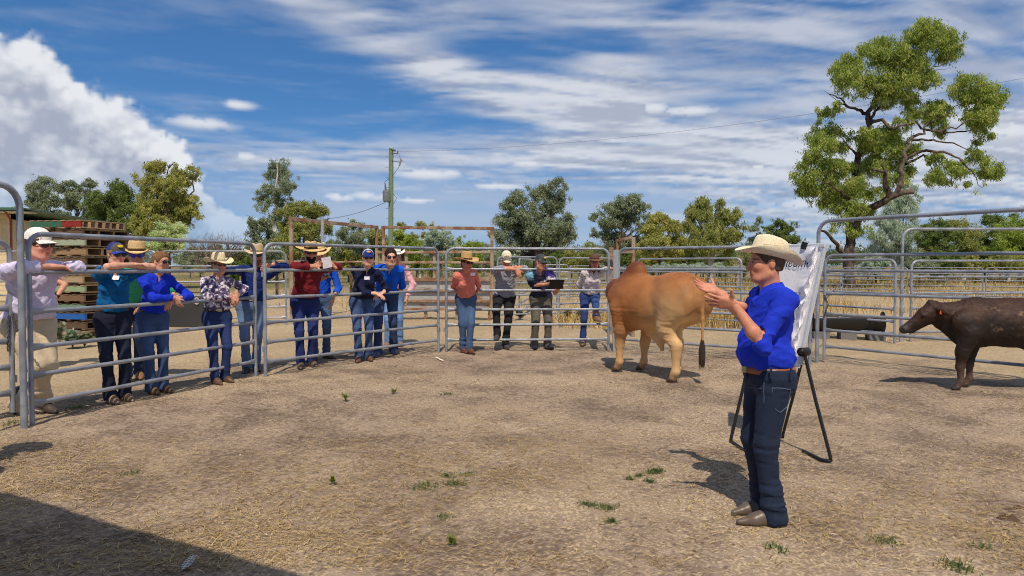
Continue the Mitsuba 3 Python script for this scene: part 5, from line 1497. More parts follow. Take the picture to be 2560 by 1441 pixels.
big_forks = [(W_((2124, 730), (2122, 660), (2128, 600), (2126, 540)), 0.384, 0.248), (W_((2126, 560), (2123, 500, .3), (2140, 430, .5), (2160, 365, .6), (2170, 300, .6)), 0.248, 0.167), (W_((2170, 300, .6), (2178, 265, .4), (2205, 210, 0), (2235, 150, 0), (2270, 100, .4)), 0.174, 0.037),
             (W_((2172, 292, .6), (2150, 275, 1), (2120, 268, 1.4), (2095, 240, 1.6), (2070, 235, 1.6)), 0.136, 0.019), (W_((2178, 268, .4), (2195, 225, -1.2), (2170, 190, -1.4)), 0.099, 0.025), (W_((2200, 215, .2), (2250, 150, -1), (2280, 130, -1), (2320, 85, -.5)), 0.093, 0.025),
             (W_((2250, 150, .2), (2300, 190, .8), (2340, 165, 1), (2375, 160, 1)), 0.068, 0.012), (W_((2175, 300, .6), (2195, 270, -.5), (2215, 262, -1)), 0.099, 0.056), (W_((2170, 305, .6), (2200, 300, -1), (2235, 318, -1.4), (2280, 310, -1.5), (2330, 330, -1.6), (2390, 320, -1.8), (2440, 300, -2)), 0.124, 0.025),
             (W_((2126, 580), (2175, 520, -1), (2220, 500, -2), (2255, 480, -2.4), (2285, 480, -2.5)), 0.260, 0.149), (W_((2225, 498, -2), (2212, 460, -2.4), (2216, 430, -2.6), (2180, 425, -2.8)), 0.186, 0.062), (W_((2240, 490, -2.2), (2262, 430, -2), (2262, 385, -1.5), (2280, 345, -1.2), (2316, 325, -1), (2350, 290, -1), (2390, 265, -1.2)), 0.161, 0.025),
             (W_((2262, 400, -1.5), (2310, 375, -2), (2370, 380, -2.3), (2400, 405, -2.5), (2440, 430, -2.6), (2455, 470, -2.6)), 0.105, 0.012), (W_((2265, 410, -1.5), (2310, 390, 1), (2350, 400, 1.5), (2365, 440, 1.5)), 0.087, 0.019), (W_((2316, 325, -1), (2370, 335, -.4), (2420, 330, 0), (2470, 320, .3)), 0.074, 0.012),
             (W_((2280, 350, -1.2), (2340, 350, -3), (2400, 360, -3.2), (2440, 385, -3.2)), 0.081, 0.012), (W_((2140, 430, .5), (2100, 400, 1.2), (2060, 400, 1.6), (2030, 385, 1.8)), 0.124, 0.019), (W_((2150, 400, .5), (2125, 370, -1), (2100, 340, -1.3)), 0.099, 0.019), (W_((2123, 500), (2085, 470, -1.4), (2040, 450, -1.8)), 0.105, 0.019),
             (W_((2118, 650), (2085, 605, -1), (2062, 580, -1.5), (2052, 577, -1.6)), 0.149, 0.056), (W_((2118, 270, 1.4), (2090, 250, 1.5), (2058, 225, 1.6)), 0.037, 0.007), (W_((2300, 190, .8), (2340, 175, .5), (2378, 172, .5)), 0.031, 0.006), (W_((2216, 430, -2.6), (2200, 410, -2.6), (2230, 390, -2.6)), 0.074, 0.025),
             (W_((2390, 265, -1.2), (2430, 240, -1.4), (2470, 275, -1.5)), 0.037, 0.009), (W_((2330, 330, -1.6), (2330, 290, -2), (2280, 275, -2.2)), 0.043, 0.012), (W_((2310, 390, 1), (2340, 440, 1), (2330, 460, 1)), 0.037, 0.009)]
BIGC = (lin(92, 112, 46), lin(128, 146, 66), lin(172, 176, 96))
tree("gum_tree", "tall spreading gum tree with a crooked dark trunk, towering behind the flip chart", 2124, 728, BT, big_blobs, 75000, 0.30, BIGC, 0.6, forks=big_forks, seed=1, depth=0.9, clump=0.24, droop=0.75)

T_ = tree
# left side, behind the pallets
T_("gum_tree", "airy gum tree at the far left, behind the lavender man's cap", 120, 700, 70, [(115, 470, 34), (95, 500, 26), (135, 500, 26), (120, 530, 30), (95, 540, 24), (150, 535, 24)], 6500, 0.42, "grey", 0.22, seed=11, clump=0.22)
T_("gum_tree", "thin open-crowned gum behind the pallet stack", 190, 700, 68, [(170, 468, 24), (205, 462, 24), (190, 490, 22), (222, 490, 22), (175, 510, 18), (215, 520, 18)], 5200, 0.40, "grey", 0.20, seed=12, clump=0.2)
T_("gum_tree", "dense dark olive tree right of the pallet stack", 285, 700, 52, [(285, 470, 34), (260, 500, 38), (310, 500, 40), (285, 540, 50), (240, 550, 36), (330, 550, 40), (290, 590, 50), (250, 600, 30)], 12000, 0.34, "dark", 0.3, seed=13)
T_("gum_tree", "tall lush yellow-green gum left of the bare tree", 415, 705, 46, [(388, 418, 24), (420, 415, 22), (450, 432, 36), (355, 440, 34), (395, 455, 42), (440, 470, 34), (370, 480, 36), (415, 505, 42), (465, 510, 32), (380, 530, 40), (440, 545, 38), (485, 535, 20), (400, 575, 46), (350, 560, 34), (490, 430, 6)], 17000, 0.32, "yellow", 0.34, seed=14)
T_("wattle_tree", "pale flowering wattle bush in front of the lush gum", 420, 700, 38, [(400, 575, 26), (435, 570, 28), (420, 605, 34), (385, 610, 24), (455, 605, 24)], 7000, 0.22, (lin(126, 150, 92), lin(168, 182, 122), lin(212, 212, 150)), 0.12, seed=15, droop=0.2)
T_("gum_tree", "low green trees at the left edge above the house roof", 60, 700, 62, [(55, 540, 26), (85, 560, 28), (30, 560, 24), (70, 590, 32), (110, 590, 30), (140, 570, 30), (185, 570, 34)], 8000, 0.38, "olive", 0.2, seed=16)
T_("gum_tree", "slim white-trunked gum standing tall and alone left of the power pole", 690, 695, 74, [(690, 408, 26), (672, 430, 22), (705, 440, 28), (675, 465, 22), (715, 470, 26), (735, 465, 14), (655, 490, 22), (690, 495, 24), (710, 520, 22), (665, 520, 20), (690, 540, 16), (725, 500, 12)], 8500, 0.36, "grey", 0.17, "pale_bark",
   forks=[(W_((690, 698), (688, 640), (689, 580), (688, 520), (690, 460), (692, 410)), 0.32, 0.05), (W_((683, 610), (676, 560, .5), (668, 520, 1)), 0.18, 0.05), (W_((688, 560), (702, 535, -.5), (718, 505, -.8), (732, 470, -1)), 0.17, 0.03), (W_((688, 500), (672, 470, .6), (664, 440, .8)), 0.12, 0.03), (W_((689, 490), (706, 460, .5), (712, 440, .5)), 0.10, 0.02), (W_((688, 640), (674, 590, 1), (668, 545, 1.5)), 0.15, 0.04)], seed=17, clump=0.22)
T_("gum_tree", "broad olive gum behind the rusty gateway, left of the power pole", 760, 705, 50, [(760, 515, 28), (730, 530, 30), (790, 530, 30), (715, 565, 28), (755, 565, 38), (800, 570, 30), (730, 610, 40), (780, 610, 44), (815, 550, 16)], 13000, 0.33, "olive", 0.26, seed=18)
T_("gum_tree", "small green gum between the bare tree and the white-trunked gum", 645, 700, 60, [(630, 555, 18), (660, 560, 22), (640, 590, 26), (675, 590, 22), (650, 620, 34), (690, 630, 24)], 6500, 0.36, "grey", 0.16, seed=19)
T_("gum_tree", "fine-leaved grey-green sapling behind the rusty gateway's right post", 885, 700, 64, [(885, 560, 22), (870, 585, 26), (900, 590, 28), (885, 620, 36), (845, 620, 28)], 6000, 0.36, "grey", 0.16, seed=20)
T_("gum_tree", "mixed green sapling clump beside the power pole", 935, 700, 72, [(920, 575, 22), (945, 590, 24), (930, 620, 34), (960, 620, 26)], 5200, 0.40, "olive", 0.16, seed=21)
T_("gum_tree", "pair of thin saplings right of the power pole", 1050, 700, 78, [(1010, 565, 14), (1050, 560, 14), (1085, 565, 14), (1030, 590, 18), (1070, 590, 18), (1100, 590, 16), (1020, 620, 24), (1060, 620, 26)], 5200, 0.40, "olive", 0.12, "pale_bark", seed=22)
T_("shrub", "dense grey-green shrub under the second rusty beam", 1100, 700, 60, [(1085, 590, 22), (1110, 595, 26), (1130, 615, 24), (1075, 620, 28), (1105, 630, 34)], 7000, 0.30, "silver", 0.14, seed=23, cat="shrub", droop=0.3)
T_("shrub", "bright green shrub behind the white hat and pink shirt", 1010, 700, 58, [(1000, 590, 22), (1025, 610, 26), (985, 620, 26), (1010, 640, 30)], 6000, 0.30, "lush", 0.12, seed=24, cat="shrub", droop=0.3)
T_("shrub", "bright green shrub left of the broad dark gum in the middle", 1165, 700, 62, [(1160, 605, 20), (1185, 615, 22), (1150, 630, 26), (1180, 640, 30)], 5200, 0.32, "lush", 0.12, seed=25, cat="shrub", droop=0.3)
T_("gum_tree", "broad many-stemmed gum in the middle, the tallest between pole and bull", 1340, 700, 62, [(1395, 465, 26), (1370, 480, 30), (1335, 490, 34), (1300, 500, 30), (1275, 510, 28), (1405, 500, 24), (1360, 520, 40), (1310, 535, 40), (1265, 545, 34), (1400, 550, 34), (1425, 570, 24), (1250, 580, 30), (1300, 580, 40), (1350, 575, 40), (1395, 590, 34), (1430, 590, 14), (1265, 610, 30), (1330, 620, 34)], 19000, 0.38, "grey", 0.34, seed=26, clump=0.2)
T_("gum_tree", "rounded open gum above the pale shirt, left of the olive trees", 1555, 700, 66, [(1580, 505, 26), (1550, 510, 28), (1520, 525, 26), (1605, 530, 26), (1490, 535, 18), (1560, 545, 36), (1520, 565, 32), (1600, 565, 30), (1625, 545, 12), (1540, 600, 34), (1490, 580, 18), (1580, 610, 34)], 12500, 0.38, "grey", 0.26, seed=27, clump=0.2)
T_("gum_tree", "low olive tree just right of the small rusty frame", 1650, 700, 56, [(1650, 550, 28), (1630, 580, 28), (1680, 570, 26), (1640, 610, 34), (1690, 610, 34), (1610, 620, 24)], 9500, 0.34, "yellow", 0.2, seed=28)
T_("gum_tree", "large pale weeping gum left of the presenter's hat", 1775, 700, 60, [(1760, 512, 28), (1740, 530, 26), (1790, 520, 28), (1820, 540, 28), (1845, 565, 22), (1770, 555, 40), (1725, 570, 32), (1810, 580, 30), (1850, 590, 12), (1760, 605, 44), (1710, 610, 32), (1815, 615, 26)], 15500, 0.37, "olive", 0.3, "pale_bark", seed=29, droop=0.85, clump=0.2)
T_("gum_tree", "slim sapling left of the round green tree", 1890, 700, 90, [(1890, 550, 12), (1885, 570, 16), (1895, 590, 16), (1885, 610, 20), (1905, 610, 16)], 2600, 0.45, "grey", 0.12, seed=30)
T_("gum_tree", "round dense green tree behind the presenter's hat", 1955, 700, 75, [(1955, 552, 20), (1935, 575, 22), (1975, 572, 22), (1955, 595, 34), (1930, 610, 24), (1985, 605, 20)], 6500, 0.42, "dark", 0.2, seed=31)
T_("gum_tree", "silvery blue-green gum standing behind the trunk of the tall gum", 2235, 700, 70, [(2285, 465, 22), (2260, 490, 28), (2290, 500, 26), (2230, 510, 28), (2260, 535, 38), (2215, 550, 34), (2190, 590, 30), (2240, 590, 46), (2280, 570, 30), (2210, 630, 36), (2260, 630, 40)], 15000, 0.38, "silver", 0.22, "pale_bark", seed=32, droop=0.8)
# the wood on the right
WD = [("dark", 2355, 545, 34, "left tree of the wood on the right, behind the second gateway hoop"), ("olive", 2410, 540, 36, "olive tree of the wood above the dark young bull's ear"), ("dark", 2465, 535, 38, "dark tree of the wood above the dark young bull's shoulder"),
      ("lush", 2520, 545, 40, "bright green tree of the wood near the right edge"), ("dark", 2550, 520, 36, "tallest tree of the wood at the right edge"), ("olive", 2330, 590, 30, "low pale tree at the left end of the wood"), ("dark", 2595, 540, 40, "tree of the wood just leaving the frame at the right")]
for i, (hue, cx, ty, r, lab) in enumerate(WD):
    bl = [(cx, ty + r * 0.7, r), (cx - r * 0.7, ty + r * 1.5, r * 0.9), (cx + r * 0.7, ty + r * 1.4, r * 0.9), (cx, ty + r * 2.1, r), (cx - r * 0.6, ty + r * 2.7, r * 0.8), (cx + r * 0.6, ty + r * 2.7, r * 0.8)]
    T_("woodland_tree", lab, cx, 690, 66 + 5 * (i % 3), bl, 8500, 0.40, hue, 0.2, "pale_bark" if i % 2 else "dark_bark", seed=40 + i, droop=0.4, group="trees of the wood on the right")
_T = ["first", "second", "third", "fourth", "fifth", "sixth", "seventh", "eighth", "ninth", "tenth", "eleventh", "twelfth", "thirteenth", "fourteenth", "fifteenth", "sixteenth", "seventeenth", "eighteenth", "nineteenth"]
NTH = _T + [w + e for w, tens in (("twent", 20), ("thirt", 30), ("fort", 40)) for e in ["ieth"] + ["y-" + o for o in _T[:9]]]
WORD = dict(lush="bright green", olive="olive", grey="grey-green", dark="dark green", silver="silvery", yellow="yellow-green")
SP = [(2190, 655, 20, "silver"), (2300, 660, 22, "grey"), (2385, 655, 24, "dark"), (2440, 660, 22, "yellow"), (2500, 655, 26, "olive"), (2555, 660, 24, "yellow"), (2170, 672, 16, "silver"), (2350, 672, 14, "olive")]
for i, (cx, cy, r, hue) in enumerate(SP):
    T_("shrub", f"{WORD[hue]} low shrub at the foot of the right-hand wood, {NTH[i]} from its left end", cx, 690, 62, [(cx, cy - r * 0.3, r), (cx - r, cy + 4, r * 0.8), (cx + r, cy + 4, r * 0.8)], 2600, 0.3, hue, 0.08, seed=60 + i, cat="shrub", droop=0.2, twigs=False, group="low shrubs at the foot of the wood")
# bare trees
def bare(label, px, y, top_px, spread_px, col, seed, n=9, fine=4):
    rng = np.random.default_rng(seed)
    key = thing("bare_tree", label, "tree")
    s = y / FOC
    root = at(px, HZ, y); root[2] = 0
    Ht = CAMH + (HZ - top_px) * s
    wood = []

    def grow(p, d, L, r, lev):
        q = p + d * L * 0.5 + rng.normal(0, 0.06, 3) * L
        e = q + unit(d + rng.normal(0, 0.22, 3) + V3(0, 0, 0.12)) * L * 0.5
        wood.append(tube([p, q, e], [r, r * 0.8, r * 0.62], 5 if lev < 2 else 3, False))
        if lev >= fine: return
        for k in range(3 if lev < 3 else 2):
            t = rng.uniform(0.45, 1.0)
            st = p + (e - p) * t
            grow(st, unit(d + rng.normal(0, 0.62, 3) + V3(0, 0, 0.16)), L * rng.uniform(0.55, 0.8), r * 0.52, lev + 1)
    trunk_top = root + V3(0, 0, Ht * 0.16)
    wood.append(limb([root, trunk_top], [0.30 * Ht / 7, 0.22 * Ht / 7], 7, 0.02, rng))
    for i in range(n):
        a = i * 2.4
        d = unit(V3(math.cos(a) * spread_px * s * 0.9, math.sin(a) * spread_px * s * 0.9, Ht * rng.uniform(0.25, 0.75)))
        grow(trunk_top, d, Ht * 0.30, 0.10 * Ht / 7, 0)
    part(key, "trunk", cply(cat_m(wood), "matte", np.asarray(col)))


bare("bare leafless grey tree behind the floral shirt", 540, 52, 525, 80, lin(132, 116, 108), 3, 10, 4)
bare("small bare purplish tree left of the flip chart", 2005, 88, 575, 26, lin(132, 112, 112), 5, 6, 3)
bare("dead grey tree with pale limbs above the presenter's hands", 1845, 66, 600, 22, lin(170, 156, 142), 7, 4, 2)

# scrub line: shrubs and small trees one by one along the far side of the paddock
rng = np.random.default_rng(77)
HUES = ["olive", "grey", "dark", "lush", "yellow", "silver"]
for i in range(46):
    cx = 470 + i * 33.0 + rng.uniform(-10, 10)
    y = rng.uniform(62, 105)
    r = rng.uniform(19, 32)
    cy = 662 - r * 0.9 - rng.uniform(0, 16) * (1 if rng.random() < 0.6 else 0.2)
    cnt = int(2600 + 500 * rng.random())
    hue = HUES[rng.integers(6)]
    T_("shrub", f"{WORD[hue]} shrub in the far scrub line, {NTH[i]} from its left end", cx, 690, y, [(cx, cy, r), (cx - r * 0.8, cy + r * 0.7, r * 0.8), (cx + r * 0.8, cy + r * 0.6, r * 0.85), (cx, cy + r * 1.3, r)], cnt, 0.40, hue, 0.09, "pale_bark" if rng.random() < 0.4 else "dark_bark", seed=200 + i, cat="shrub", droop=0.3, twigs=False, group="shrubs of the far scrub line")
# low pale bushes in the grass right of the small rusty frame
for i in range(12):
    cx = 1600 + i * 22 + rng.uniform(-8, 8)
    T_("bush", f"low pale saltbush in the grass behind the tan bull, {NTH[i]} from the left", cx, 700, rng.uniform(40, 56), [(cx, 668 + rng.uniform(-4, 8), 13), (cx + 12, 672, 11)], 1300, 0.16, "silver", 0.05, seed=300 + i, cat="bush", droop=0.1, twigs=False, group="low pale bushes behind the bull")
# distant wood: one mass of far crowns
nt_ = 1500
az = rng.uniform(-0.85, 0.9, nt_); dd = rng.uniform(180, 430, nt_)
x = np.tan(az) * dd
keep = meshkit.fbm(np.stack([x * 0.02, dd * 0.02, x * 0], -1), 2, 15) > 0.36
x, dd = x[keep], dd[keep]; nt_ = len(x)
hh = 3.5 + 4 * rng.random(nt_) ** 1.5 + dd * 0.010
per = 190
c0 = np.repeat(np.stack([x, dd, hh * 0.62], -1), per, 0)
pos = c0 + rng.normal(size=(nt_ * per, 3)) * np.repeat(np.stack([hh * 0.24, hh * 0.24, hh * 0.15], 1), per, 0)
pos[:, 2] = np.maximum(pos[:, 2], 0.2)
n = len(pos)
L = 0.30 + 0.0012 * pos[:, 1] * (0.6 + 0.8 * rng.random(n))
d = rng.normal(size=(n, 3)); d /= np.linalg.norm(d, axis=1, keepdims=True)
sd = np.cross(d, rng.normal(size=(n, 3))); sd /= np.linalg.norm(sd, axis=1, keepdims=True)
v = np.stack([pos + sd * (L * .4)[:, None], pos - sd * (L * .4)[:, None], pos + d * L[:, None]], 1).reshape(-1, 3)
t = np.clip(np.repeat(rng.random(nt_), per) * 0.7 + 0.3 * rng.random(n), 0, 1)[:, None]
solo("distant_woodland", ply((v, np.arange(n * 3).reshape(-1, 3)), "leaf", color=np.repeat(lin(92, 108, 72) * (1 - t) + lin(140, 150, 112) * t, 3, 0)), "far-off belt of green-grey woodland along the skyline", kind="stuff")

# ---------------------------------------------------------------- flip chart
fc = thing("flip_chart", "white flip chart on black folding legs with a curling paper pad, right behind the presenter", "flip chart")
nt, nn_ = unit(V3(-0.36, 0.93, 0)), None                      # along the board, away from the eye
near_b = at(2002, 900, 5.55); near_t = at(2062, 616, 5.45)
upb = unit(near_t - near_b); HB = np.linalg.norm(near_t - near_b) + 0.02
nrm = unit(np.cross(nt, upb)); nrm = nrm if nrm[0] < 0 else -nrm
WB = 0.62
def bd(u, v, w=0.0): return near_b + nt * u * WB + upb * v * HB + nrm * w
part(fc, "board", cply(bar(bd(0.5, -0.02), bd(0.5, 1.0), WB, 0.012, nrm), "satin", lin(226, 228, 230), False))
for u in (0.0, 1.0):
    part(fc, "edge_rail", cply(bar(bd(u, -0.04, 0.0), bd(u, 1.0, 0.0), 0.030, 0.030, nrm, 0.005), "satin", lin(196, 204, 212), False))
part(fc, "clamp_rail", cply(bar(bd(-0.02, 0.985, 0.012), bd(1.02, 0.985, 0.012), 0.03, 0.018, nrm, 0.004), "satin", lin(210, 212, 216), False))
for u in (0.3,):
    part(fc, "clip", cply(cat_m([bar(bd(u, 0.955, 0.025), bd(u, 1.015, 0.025), 0.055, 0.025, nrm, 0.006), tube([bd(u + .03, 1.01, 0.03), bd(u, 1.05, 0.03), bd(u - .03, 1.01, 0.03)], 0.003, 5)]), "satin", lin(26, 26, 28), False))


def sheet(lift, curl, seed, u0=0.06, u1=0.97, v0=0.06, v1=0.975):
    """A paper sheet whose near edge curls off the board in waves."""
    uu, vv = np.meshgrid(np.linspace(u0, u1, 34), np.linspace(v0, v1, 48), indexing="ij")
    e = np.clip((0.36 - uu) / 0.30, 0, 1)
    wv = np.sin(vv * 26 + seed) * 0.5 + np.sin(vv * 41 + seed * 2.3) * 0.3
    w = lift + curl * e ** 1.6 * (0.55 + 0.45 * wv) + 0.004 * np.sin(uu * 9 + vv * 7 + seed)
    p = near_b + nt * (uu * WB)[..., None] + upb * (vv * HB)[..., None] + nrm * w[..., None]
    i, j = np.meshgrid(np.arange(33), np.arange(47), indexing="ij")
    k = (i * 48 + j).ravel()
    q = np.stack([k, k + 48, k + 49, k + 1], 1)
    return p.reshape(-1, 3), np.vstack([q[:, [0, 1, 2]], q[:, [0, 2, 3]]])


for i, (l, c) in enumerate(((0.008, 0.02), (0.014, 0.045), (0.020, 0.075))):
    part(fc, "paper_sheet", cply(sheet(l, c, i * 1.7), "matte", lin(246, 246, 250)))
Rw = np.stack([nt * -1, upb, nrm], 1)
if np.linalg.det(Rw) < 0: Rw = np.stack([nt, upb, nrm], 1)
rw = Rw[:, 0]


def ink(text, u, v, hgt, lift=0.031, slant=0.18):
    t = meshkit.text_mesh(text, hgt, 0.0015)
    q = t.vertices.copy(); q[:, 0] += q[:, 1] * slant
    return bd(u, v, lift) + q @ Rw.T, t.faces


left_u = 0.95 if rw @ nt < 0 else 0.05
sgn = -1 if rw @ nt < 0 else 1
part(fc, "lettering", cply(ink("Welcome", 0.80, 0.80, 0.070), "matte", lin(52, 54, 70), False))
for t, u, v in (("57", 0.17, 0.535), ("152", 0.20, 0.44), ("25", 0.22, 0.14)):
    part(fc, "lettering", cply(ink(t, u, v, 0.035, 0.10 if u < 0.2 else 0.08), "matte", lin(60, 62, 76), False))
rngf = np.random.default_rng(6)
tr_ = [ellm(bd(0.60 + rngf.normal(0, 0.035), 0.53 + 0.07 * rngf.normal() * 0.55, 0.034), V3(0.012, 0.010, 0.001) * rngf.uniform(0.6, 1.3), Rw, 1) for _ in range(40)] + [bar(bd(0.60, 0.40, 0.034), bd(0.60, 0.50, 0.034), 0.012, 0.002, nrm)]
part(fc, "tree_drawing", cply(cat_m(tr_), "matte", lin(96, 104, 100), False))
K = at(2010, 880, 5.52)
blk = lin(26, 25, 26)
part(fc, "hinge_knob", cply(cat_m([tube([K - V3(0.035, 0.02, 0), K + V3(0.035, 0.02, 0)], 0.034, 14), tube([K + V3(0, .1, 0), K + nt * WB], 0.012, 8)]), "satin", blk))
f1, f2, f3 = G(2076, 1158), G(1828, 1108), G(1957, 1100)
K2 = K + nt * WB * 0.95
leg = lambda a, b: tube([a, a * 0.55 + b * 0.45, b + V3(0, 0, 0.035), b + V3(0, 0, 0.012) + unit(b - a) * 0.01], 0.0135, 8)
part(fc, "leg", cply(leg(K, f1 + V3(0, 0, 0.01)), "satin", blk)); part(fc, "leg", cply(leg(K, f3 + V3(0, 0, 0.01)), "satin", blk))
part(fc, "leg", cply(leg(K2, f2 + V3(0, 0, 0.01)), "satin", blk))
part(fc, "foot_bar", cply(tube([f1 + V3(0, 0, 0.015), f1 + V3(-0.05, 0.03, 0.014), G(2008, 1132) + V3(0, 0, 0.014)], 0.0145, 8), "satin", blk))
part(fc, "foot_bar", cply(tube([f2 + V3(0, 0, 0.015), G(1880, 1143) + V3(0, 0, 0.014)], 0.0125, 8), "satin", blk))

# ---------------------------------------------------------------- pallets
PC = G(213, 850); e1, e2 = unit(V3(-0.95, 0.24, 0)), unit(V3(0.29, 0.95, 0))
rngp = np.random.default_rng(8)
ORD = ["topmost", "second", "third", "fourth", "fifth", "sixth", "seventh", "eighth", "ninth", "tenth", "eleventh", "twelfth", "bottom"]
PAINT = {0: lin(62, 104, 84), 2: lin(158, 168, 142), 7: lin(146, 166, 126), 9: lin(112, 138, 114), 10: lin(48, 98, 168)}
wood_c = [lin(150, 122, 92), lin(128, 102, 78), lin(166, 142, 112), lin(112, 92, 74)]
scene["board_wood"] = two({"type": "principled", "base_color": VC, "roughness": 0.9, "specular": 0.2})
for lv in range(13):
    z0 = (12 - lv) * 0.188
    lab = f"{ORD[lv]} wooden pallet of the tall stack" if lv else "topmost pallet of the tall stack, its edge painted green and red"
    if lv == 10: lab = "eleventh pallet of the tall stack, with a bright blue edge"
    elif lv in PAINT and lv: lab = f"{ORD[lv]} pallet of the tall stack, with a worn green edge"
    key = thing("pallet", lab, "pallet", "pallets in the tall stack")
    o = PC + V3(*(rngp.normal(0, 0.02, 2)), 0)
    a = rngp.normal(0, 0.03); a1, a2 = unit(e1 + e2 * a), unit(e2 - e1 * a)
    Wd, Ln = 1.22, 1.17
    tone = wood_c[rngp.integers(4)]
    pc = lambda: tone * rngp.uniform(0.75, 1.2)
    for k in range(4):
        p = o + a2 * (0.03 + (Ln - 0.06) * k / 3) + V3(0, 0, z0 + 0.091)
        if lv == 0 and k == 0:
            part(key, "bearer", cply(bar(p, p + a1 * 0.45, 0.05, 0.118, (0, 0, 1), 0.004), "board_wood", lin(140, 52, 46), False))
            part(key, "bearer", cply(bar(p + a1 * 0.452, p + a1 * Wd, 0.05, 0.118, (0, 0, 1), 0.004), "board_wood", PAINT[0], False))
        else:
            part(key, "bearer", cply(bar(p, p + a1 * Wd, 0.05, 0.118, (0, 0, 1), 0.004), "board_wood", PAINT[lv] if (lv in PAINT and k == 0) else pc(), False))
    for k in range(7):
        p = o + a1 * (0.05 + (Wd - 0.10) * k / 6) + V3(0, 0, z0 + 0.162)
        part(key, "deck_board", cply(bar(p - a2 * 0.005, p + a2 * (Ln + 0.005), 0.105, 0.020, (0, 0, 1), 0.003), "board_wood", pc(), False))
    for k in (0, 2, 4, 6):
        p = o + a1 * (0.05 + (Wd - 0.10) * k / 6) + V3(0, 0, z0 + 0.020)
        part(key, "bottom_board", cply(bar(p - a2 * 0.003, p + a2 * (Ln + 0.003), 0.105, 0.020, (0, 0, 1), 0.003), "board_wood", pc(), False))

# ---------------------------------------------------------------- house at the left edge
hs = thing("house", "cream house with a green roof edge at the far left", "house")
hx = at(23, 600, 30)[0]
for k in range(17):
    part(hs, "weatherboard", cply(bar(V3(hx - 9, 30, 0.13 + k * 0.215), V3(hx, 30, 0.13 + k * 0.215), 0.035, 0.211, unit(V3(0, 0.06, 1)), 0.003), "matte", lin(214, 196, 158) * (1 + 0.03 * ((k * 7) % 3 - 1)), False))
part(hs, "wall", cply(box(V3(hx - 4.5, 33.05, 1.73), (8.98, 6, 3.46)), "matte", lin(206, 190, 154), False))
part(hs, "corner_board", cply(bar(V3(hx + 0.03, 29.98, 0), V3(hx + 0.03, 29.98, 3.64), 0.09, 0.09, (0, 1, 0), 0.004), "matte", lin(222, 208, 176), False))
part(hs, "roof", cply(cat_m([bar(V3(hx - 4, 28.9, 3.84), V3(hx - 4, 36.6, 3.60), 10.6, 0.05)]), "satin", lin(90, 116, 100), False))
part(hs, "gutter", cply(bar(V3(hx - 9.3, 28.86, 3.80), V3(hx + 1.3, 28.86, 3.80), 0.11, 0.13, (0, 0, 1), 0.02), "satin", lin(70, 104, 84), False))
part(hs, "eave_soffit", cply(box(V3(hx - 4, 29.4, 3.70), (10.5, 1.0, 0.03)), "matte", lin(196, 186, 160), False))
part(hs, "downpipe", cply(tube([V3(hx + 0.62, 28.9, 3.72), V3(hx + 0.5, 29.3, 3.5), V3(hx + 0.16, 29.9, 3.38), V3(hx + 0.14, 29.9, 0.1)], 0.045, 8), "satin", lin(130, 62, 46)))

# ---------------------------------------------------------------- power pole and lines
pp = thing("power_pole", "green-treated power pole with a transformer, standing beyond the rusty gateways", "power pole")
PB = at(976, 665, 38.5); PB[2] = 0
PT = at(978, 371, 38.5)
part(pp, "pole", cply(tube([PB, PB * 0.5 + PT * 0.5, PT], [0.150, 0.135, 0.118], 14), "matte", lin(116, 136, 104)))
part(pp, "cap", cply(tube([PT, PT + V3(0, 0, 0.03)], 0.12, 12), "satin", lin(220, 222, 224)))
q = at(966, 490, 38.3)
part(pp, "transformer", cply(cat_m([tube([q - V3(0, 0, 0.32), q + V3(0, 0, 0.30)], 0.17, 14), tube([q + V3(0, 0, 0.30), q + V3(0, 0, 0.36)], [0.12, 0.05], 10), *[tube([q + V3(math.cos(a) * 0.18, math.sin(a) * 0.18, -0.25), q + V3(math.cos(a) * 0.18, math.sin(a) * 0.18, 0.22)], 0.022, 5) for a in np.arange(0, 6.2, 0.52)]]), "satin", lin(122, 130, 130)))
part(pp, "bushing", cply(tube([q + V3(-0.03, -0.05, 0.33), q + V3(-0.05, -0.05, 0.66)], [0.05, 0.03], 8), "satin", lin(110, 96, 88)))
part(pp, "bracket", cply(cat_m([bar(at(978, 383, 38.4), at(994, 385, 38.4), 0.05, 0.05), bar(at(978, 402, 38.4), at(1000, 406, 38.4), 0.04, 0.04), bar(at(968, 505, 38.4), at(978, 505, 38.4), 0.06, 0.06)]), "satin", lin(96, 100, 98), False))
part(pp, "fuse", cply(cat_m([tube([at(1003, 398, 38.4), at(998, 416, 38.4)], 0.045, 8), tube([at(1000, 396, 38.4), at(1006, 404, 38.4)], 0.03, 6)]), "satin", lin(140, 142, 140)))
part(pp, "insulator", cply(cat_m([tube([at(978, 372, 38.4), at(989, 378, 38.4)], [0.07, 0.05], 8), tube([at(994, 385, 38.4), at(994, 378, 38.4)], 0.04, 8)]), "satin", lin(92, 120, 104)))
part(pp, "lead", cply(cat_m([tube([at(994, 380, 38.4), at(999, 392, 38.4), at(1002, 398, 38.4)], 0.010, 5), tube([at(998, 417, 38.4), at(986, 434, 38.4), at(976, 444, 38.4), at(962, 455, 38.4), at(962, 470, 38.3)], 0.012, 5), tube([at(984, 486, 38.3), at(992, 496, 38.3), at(984, 510, 38.3)], 0.012, 5)]), "satin", lin(60, 60, 60)))
part(pp, "step_bolt", cply(cat_m([bar(PB + V3(-0.24, 0, z), PB + V3(0.24, 0, z), 0.018, 0.018) for z in np.arange(2.4, 7.6, 0.55)]), "satin", lin(90, 92, 90), False))


def wire(a, b, sag, r, label):
    t = np.linspace(0, 1, 28)[:, None]
    p = a * (1 - t) + b * t; p[:, 2] -= (4 * sag * t * (1 - t))[:, 0]
    solo("power_line", cply(tube(p, r, 5), "satin", lin(96, 98, 104)), label, "power line")


